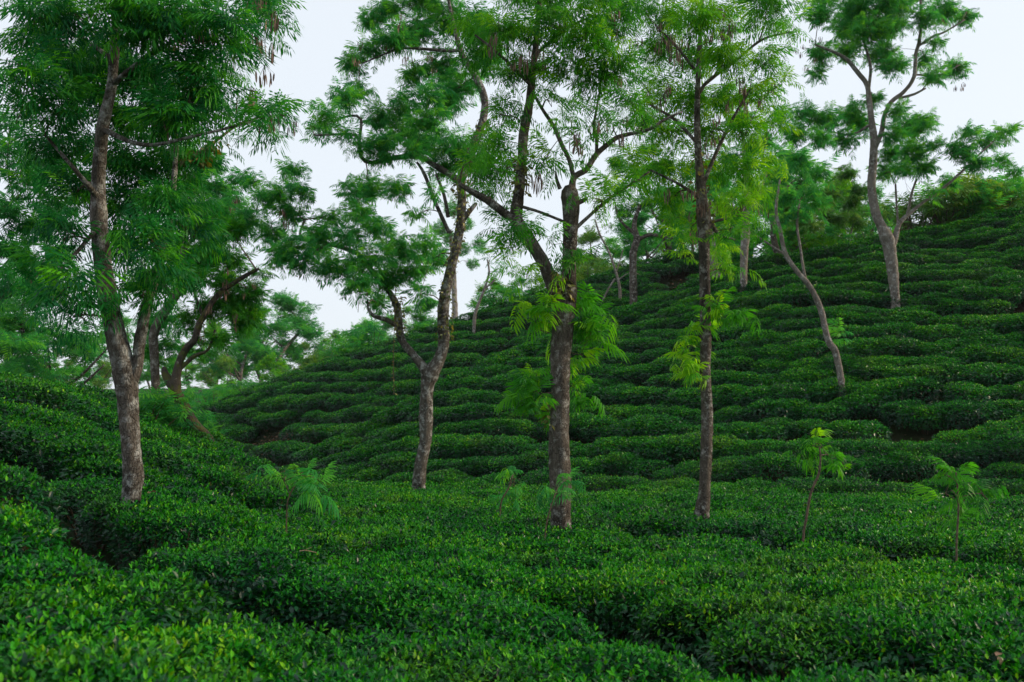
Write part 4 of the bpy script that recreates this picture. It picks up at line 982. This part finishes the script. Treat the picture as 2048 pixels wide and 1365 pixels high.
# ------------------------------------------------------------------ small dry things lying on the tea
def dry_leaf(label, px, py, size, n=1):
    h = hit(px, py, TEA + .02); mb = MB(); g = np.random.default_rng(int(px)); tv, tf = leaf_t(0)
    place(mb, tv * [1.5, 1, 1.6], tf, g.normal(0, size * .25, (n, 3)) * [1, 1, .3], g.normal(0, 1, (n, 3)) * [1, .5, .3], g.normal(0, .5, (n, 3)) + [0, -.6, 1], size * g.uniform(.8, 1.2, n), 0, np.clip(g.normal(.5, .25, n), 0, 1))
    o = mb.build('dry_leaf', [M_dry]); o.location = (h[0], h[1], h[2] + TEA + .03); tag(o, label, 'dry leaf', 'dry leaves caught on the tea')
dry_leaf('curled brown dry leaf beside the base of the forked left tree', 306, 985, .07, 2)
dry_leaf('dark brown dry leaf lying on the tea in the middle right foreground', 1320, 1167, .06, 3)
dry_leaf('large pale dry leaf at the bottom right corner', 1995, 1315, .06, 2)
dry_leaf('tan dry leaf standing in the tea at the left foreground', 38, 1248, .05, 1)
dry_leaf('small orange dry leaf below the crooked-stemmed sapling', 1664, 1096, .06, 1)
mb = MB(); h = hit(608, 1111, TEA + .03); tube(mb, spline([(-.10, 0, 0, .004), (0, .02, .02, .005), (.11, .015, .0, .003)], .05), 5, 0, tint=.9)
tube(mb, spline([(0, .02, .02, .003), (.04, .0, .04, .003), (.07, -.01, .05, .002)], .05), 4, 0, tint=.9)
o = mb.build('fallen_twig', [M_dry]); o.location = (h[0], h[1], h[2] + TEA + .05); tag(o, 'pale fallen twig lying on the tea left of centre', 'twig')

# leaf litter on the bare walking gaps
mb = MB(); g = np.random.default_rng(77); tv, tf = leaf_t(1); pp = []
for L, w in GAPS:
    for a, b in zip(L[:-1], L[1:]):
        k = int(90 * np.linalg.norm(b - a)); t = g.random((k, 1)); pp.append(a + t * (b - a) + g.normal(0, w * .8, (k, 2)))
for c, r in BARE: pp.append(np.asarray(c[:2]) + g.normal(0, r * .55, (int(160 * r * r) + 60, 2)))
pp = np.vstack(pp); n_ = len(pp)
place(mb, tv * [1.4, 1, 1.5], tf, np.column_stack([pp, ground_z(pp[:, 0], pp[:, 1]) + .015]), g.normal(0, 1, (n_, 3)) * [1, 1, .25], g.normal(0, .3, (n_, 3)) + [0, 0, 1], g.uniform(.04, .10, n_) * np.clip(pp[:, 1] / 14, 1, 2.2), 0, np.clip(g.normal(.12, .18, n_), 0, 1))
tag(mb.build('leaf_litter', [M_dry]), 'brown leaf litter on the bare gaps between the hedges', 'leaf litter', kind='stuff')

# ------------------------------------------------------------------ haze
m, n, l = nodes('haze_air')
pv = n.new('ShaderNodeVolumePrincipled'); pv.inputs['Color'].default_value = (.86, .93, 1.0, 1); pv.inputs['Density'].default_value = .00015; pv.inputs['Anisotropy'].default_value = .2
oo = n.new('ShaderNodeOutputMaterial'); l.new(pv.outputs[0], oo.inputs['Volume'])
lo, top, ex = float(GZ.min()) - 1, 30.0, 900
ex = float(max(abs(gx).max(), abs(gy).max())) + 5
mb = MB(); c = np.array([(x, y, z) for x in (-ex, ex) for y in (-ex, ex) for z in (lo, top)])
mb.add(c, [(0, 1, 3), (0, 3, 2), (4, 6, 7), (4, 7, 5), (0, 4, 5), (0, 5, 1), (2, 3, 7), (2, 7, 6), (0, 2, 6), (0, 6, 4), (1, 5, 7), (1, 7, 3)])
hz = mb.build('haze', [m]); tag(hz, kind='stuff'); hz['label'] = 'thin pale morning haze over the valley'; hz['category'] = 'haze'
tot = sum(len(me.polygons) for me in bpy.data.meshes); print('mesh triangles', tot, 'objects', len(bpy.data.objects))
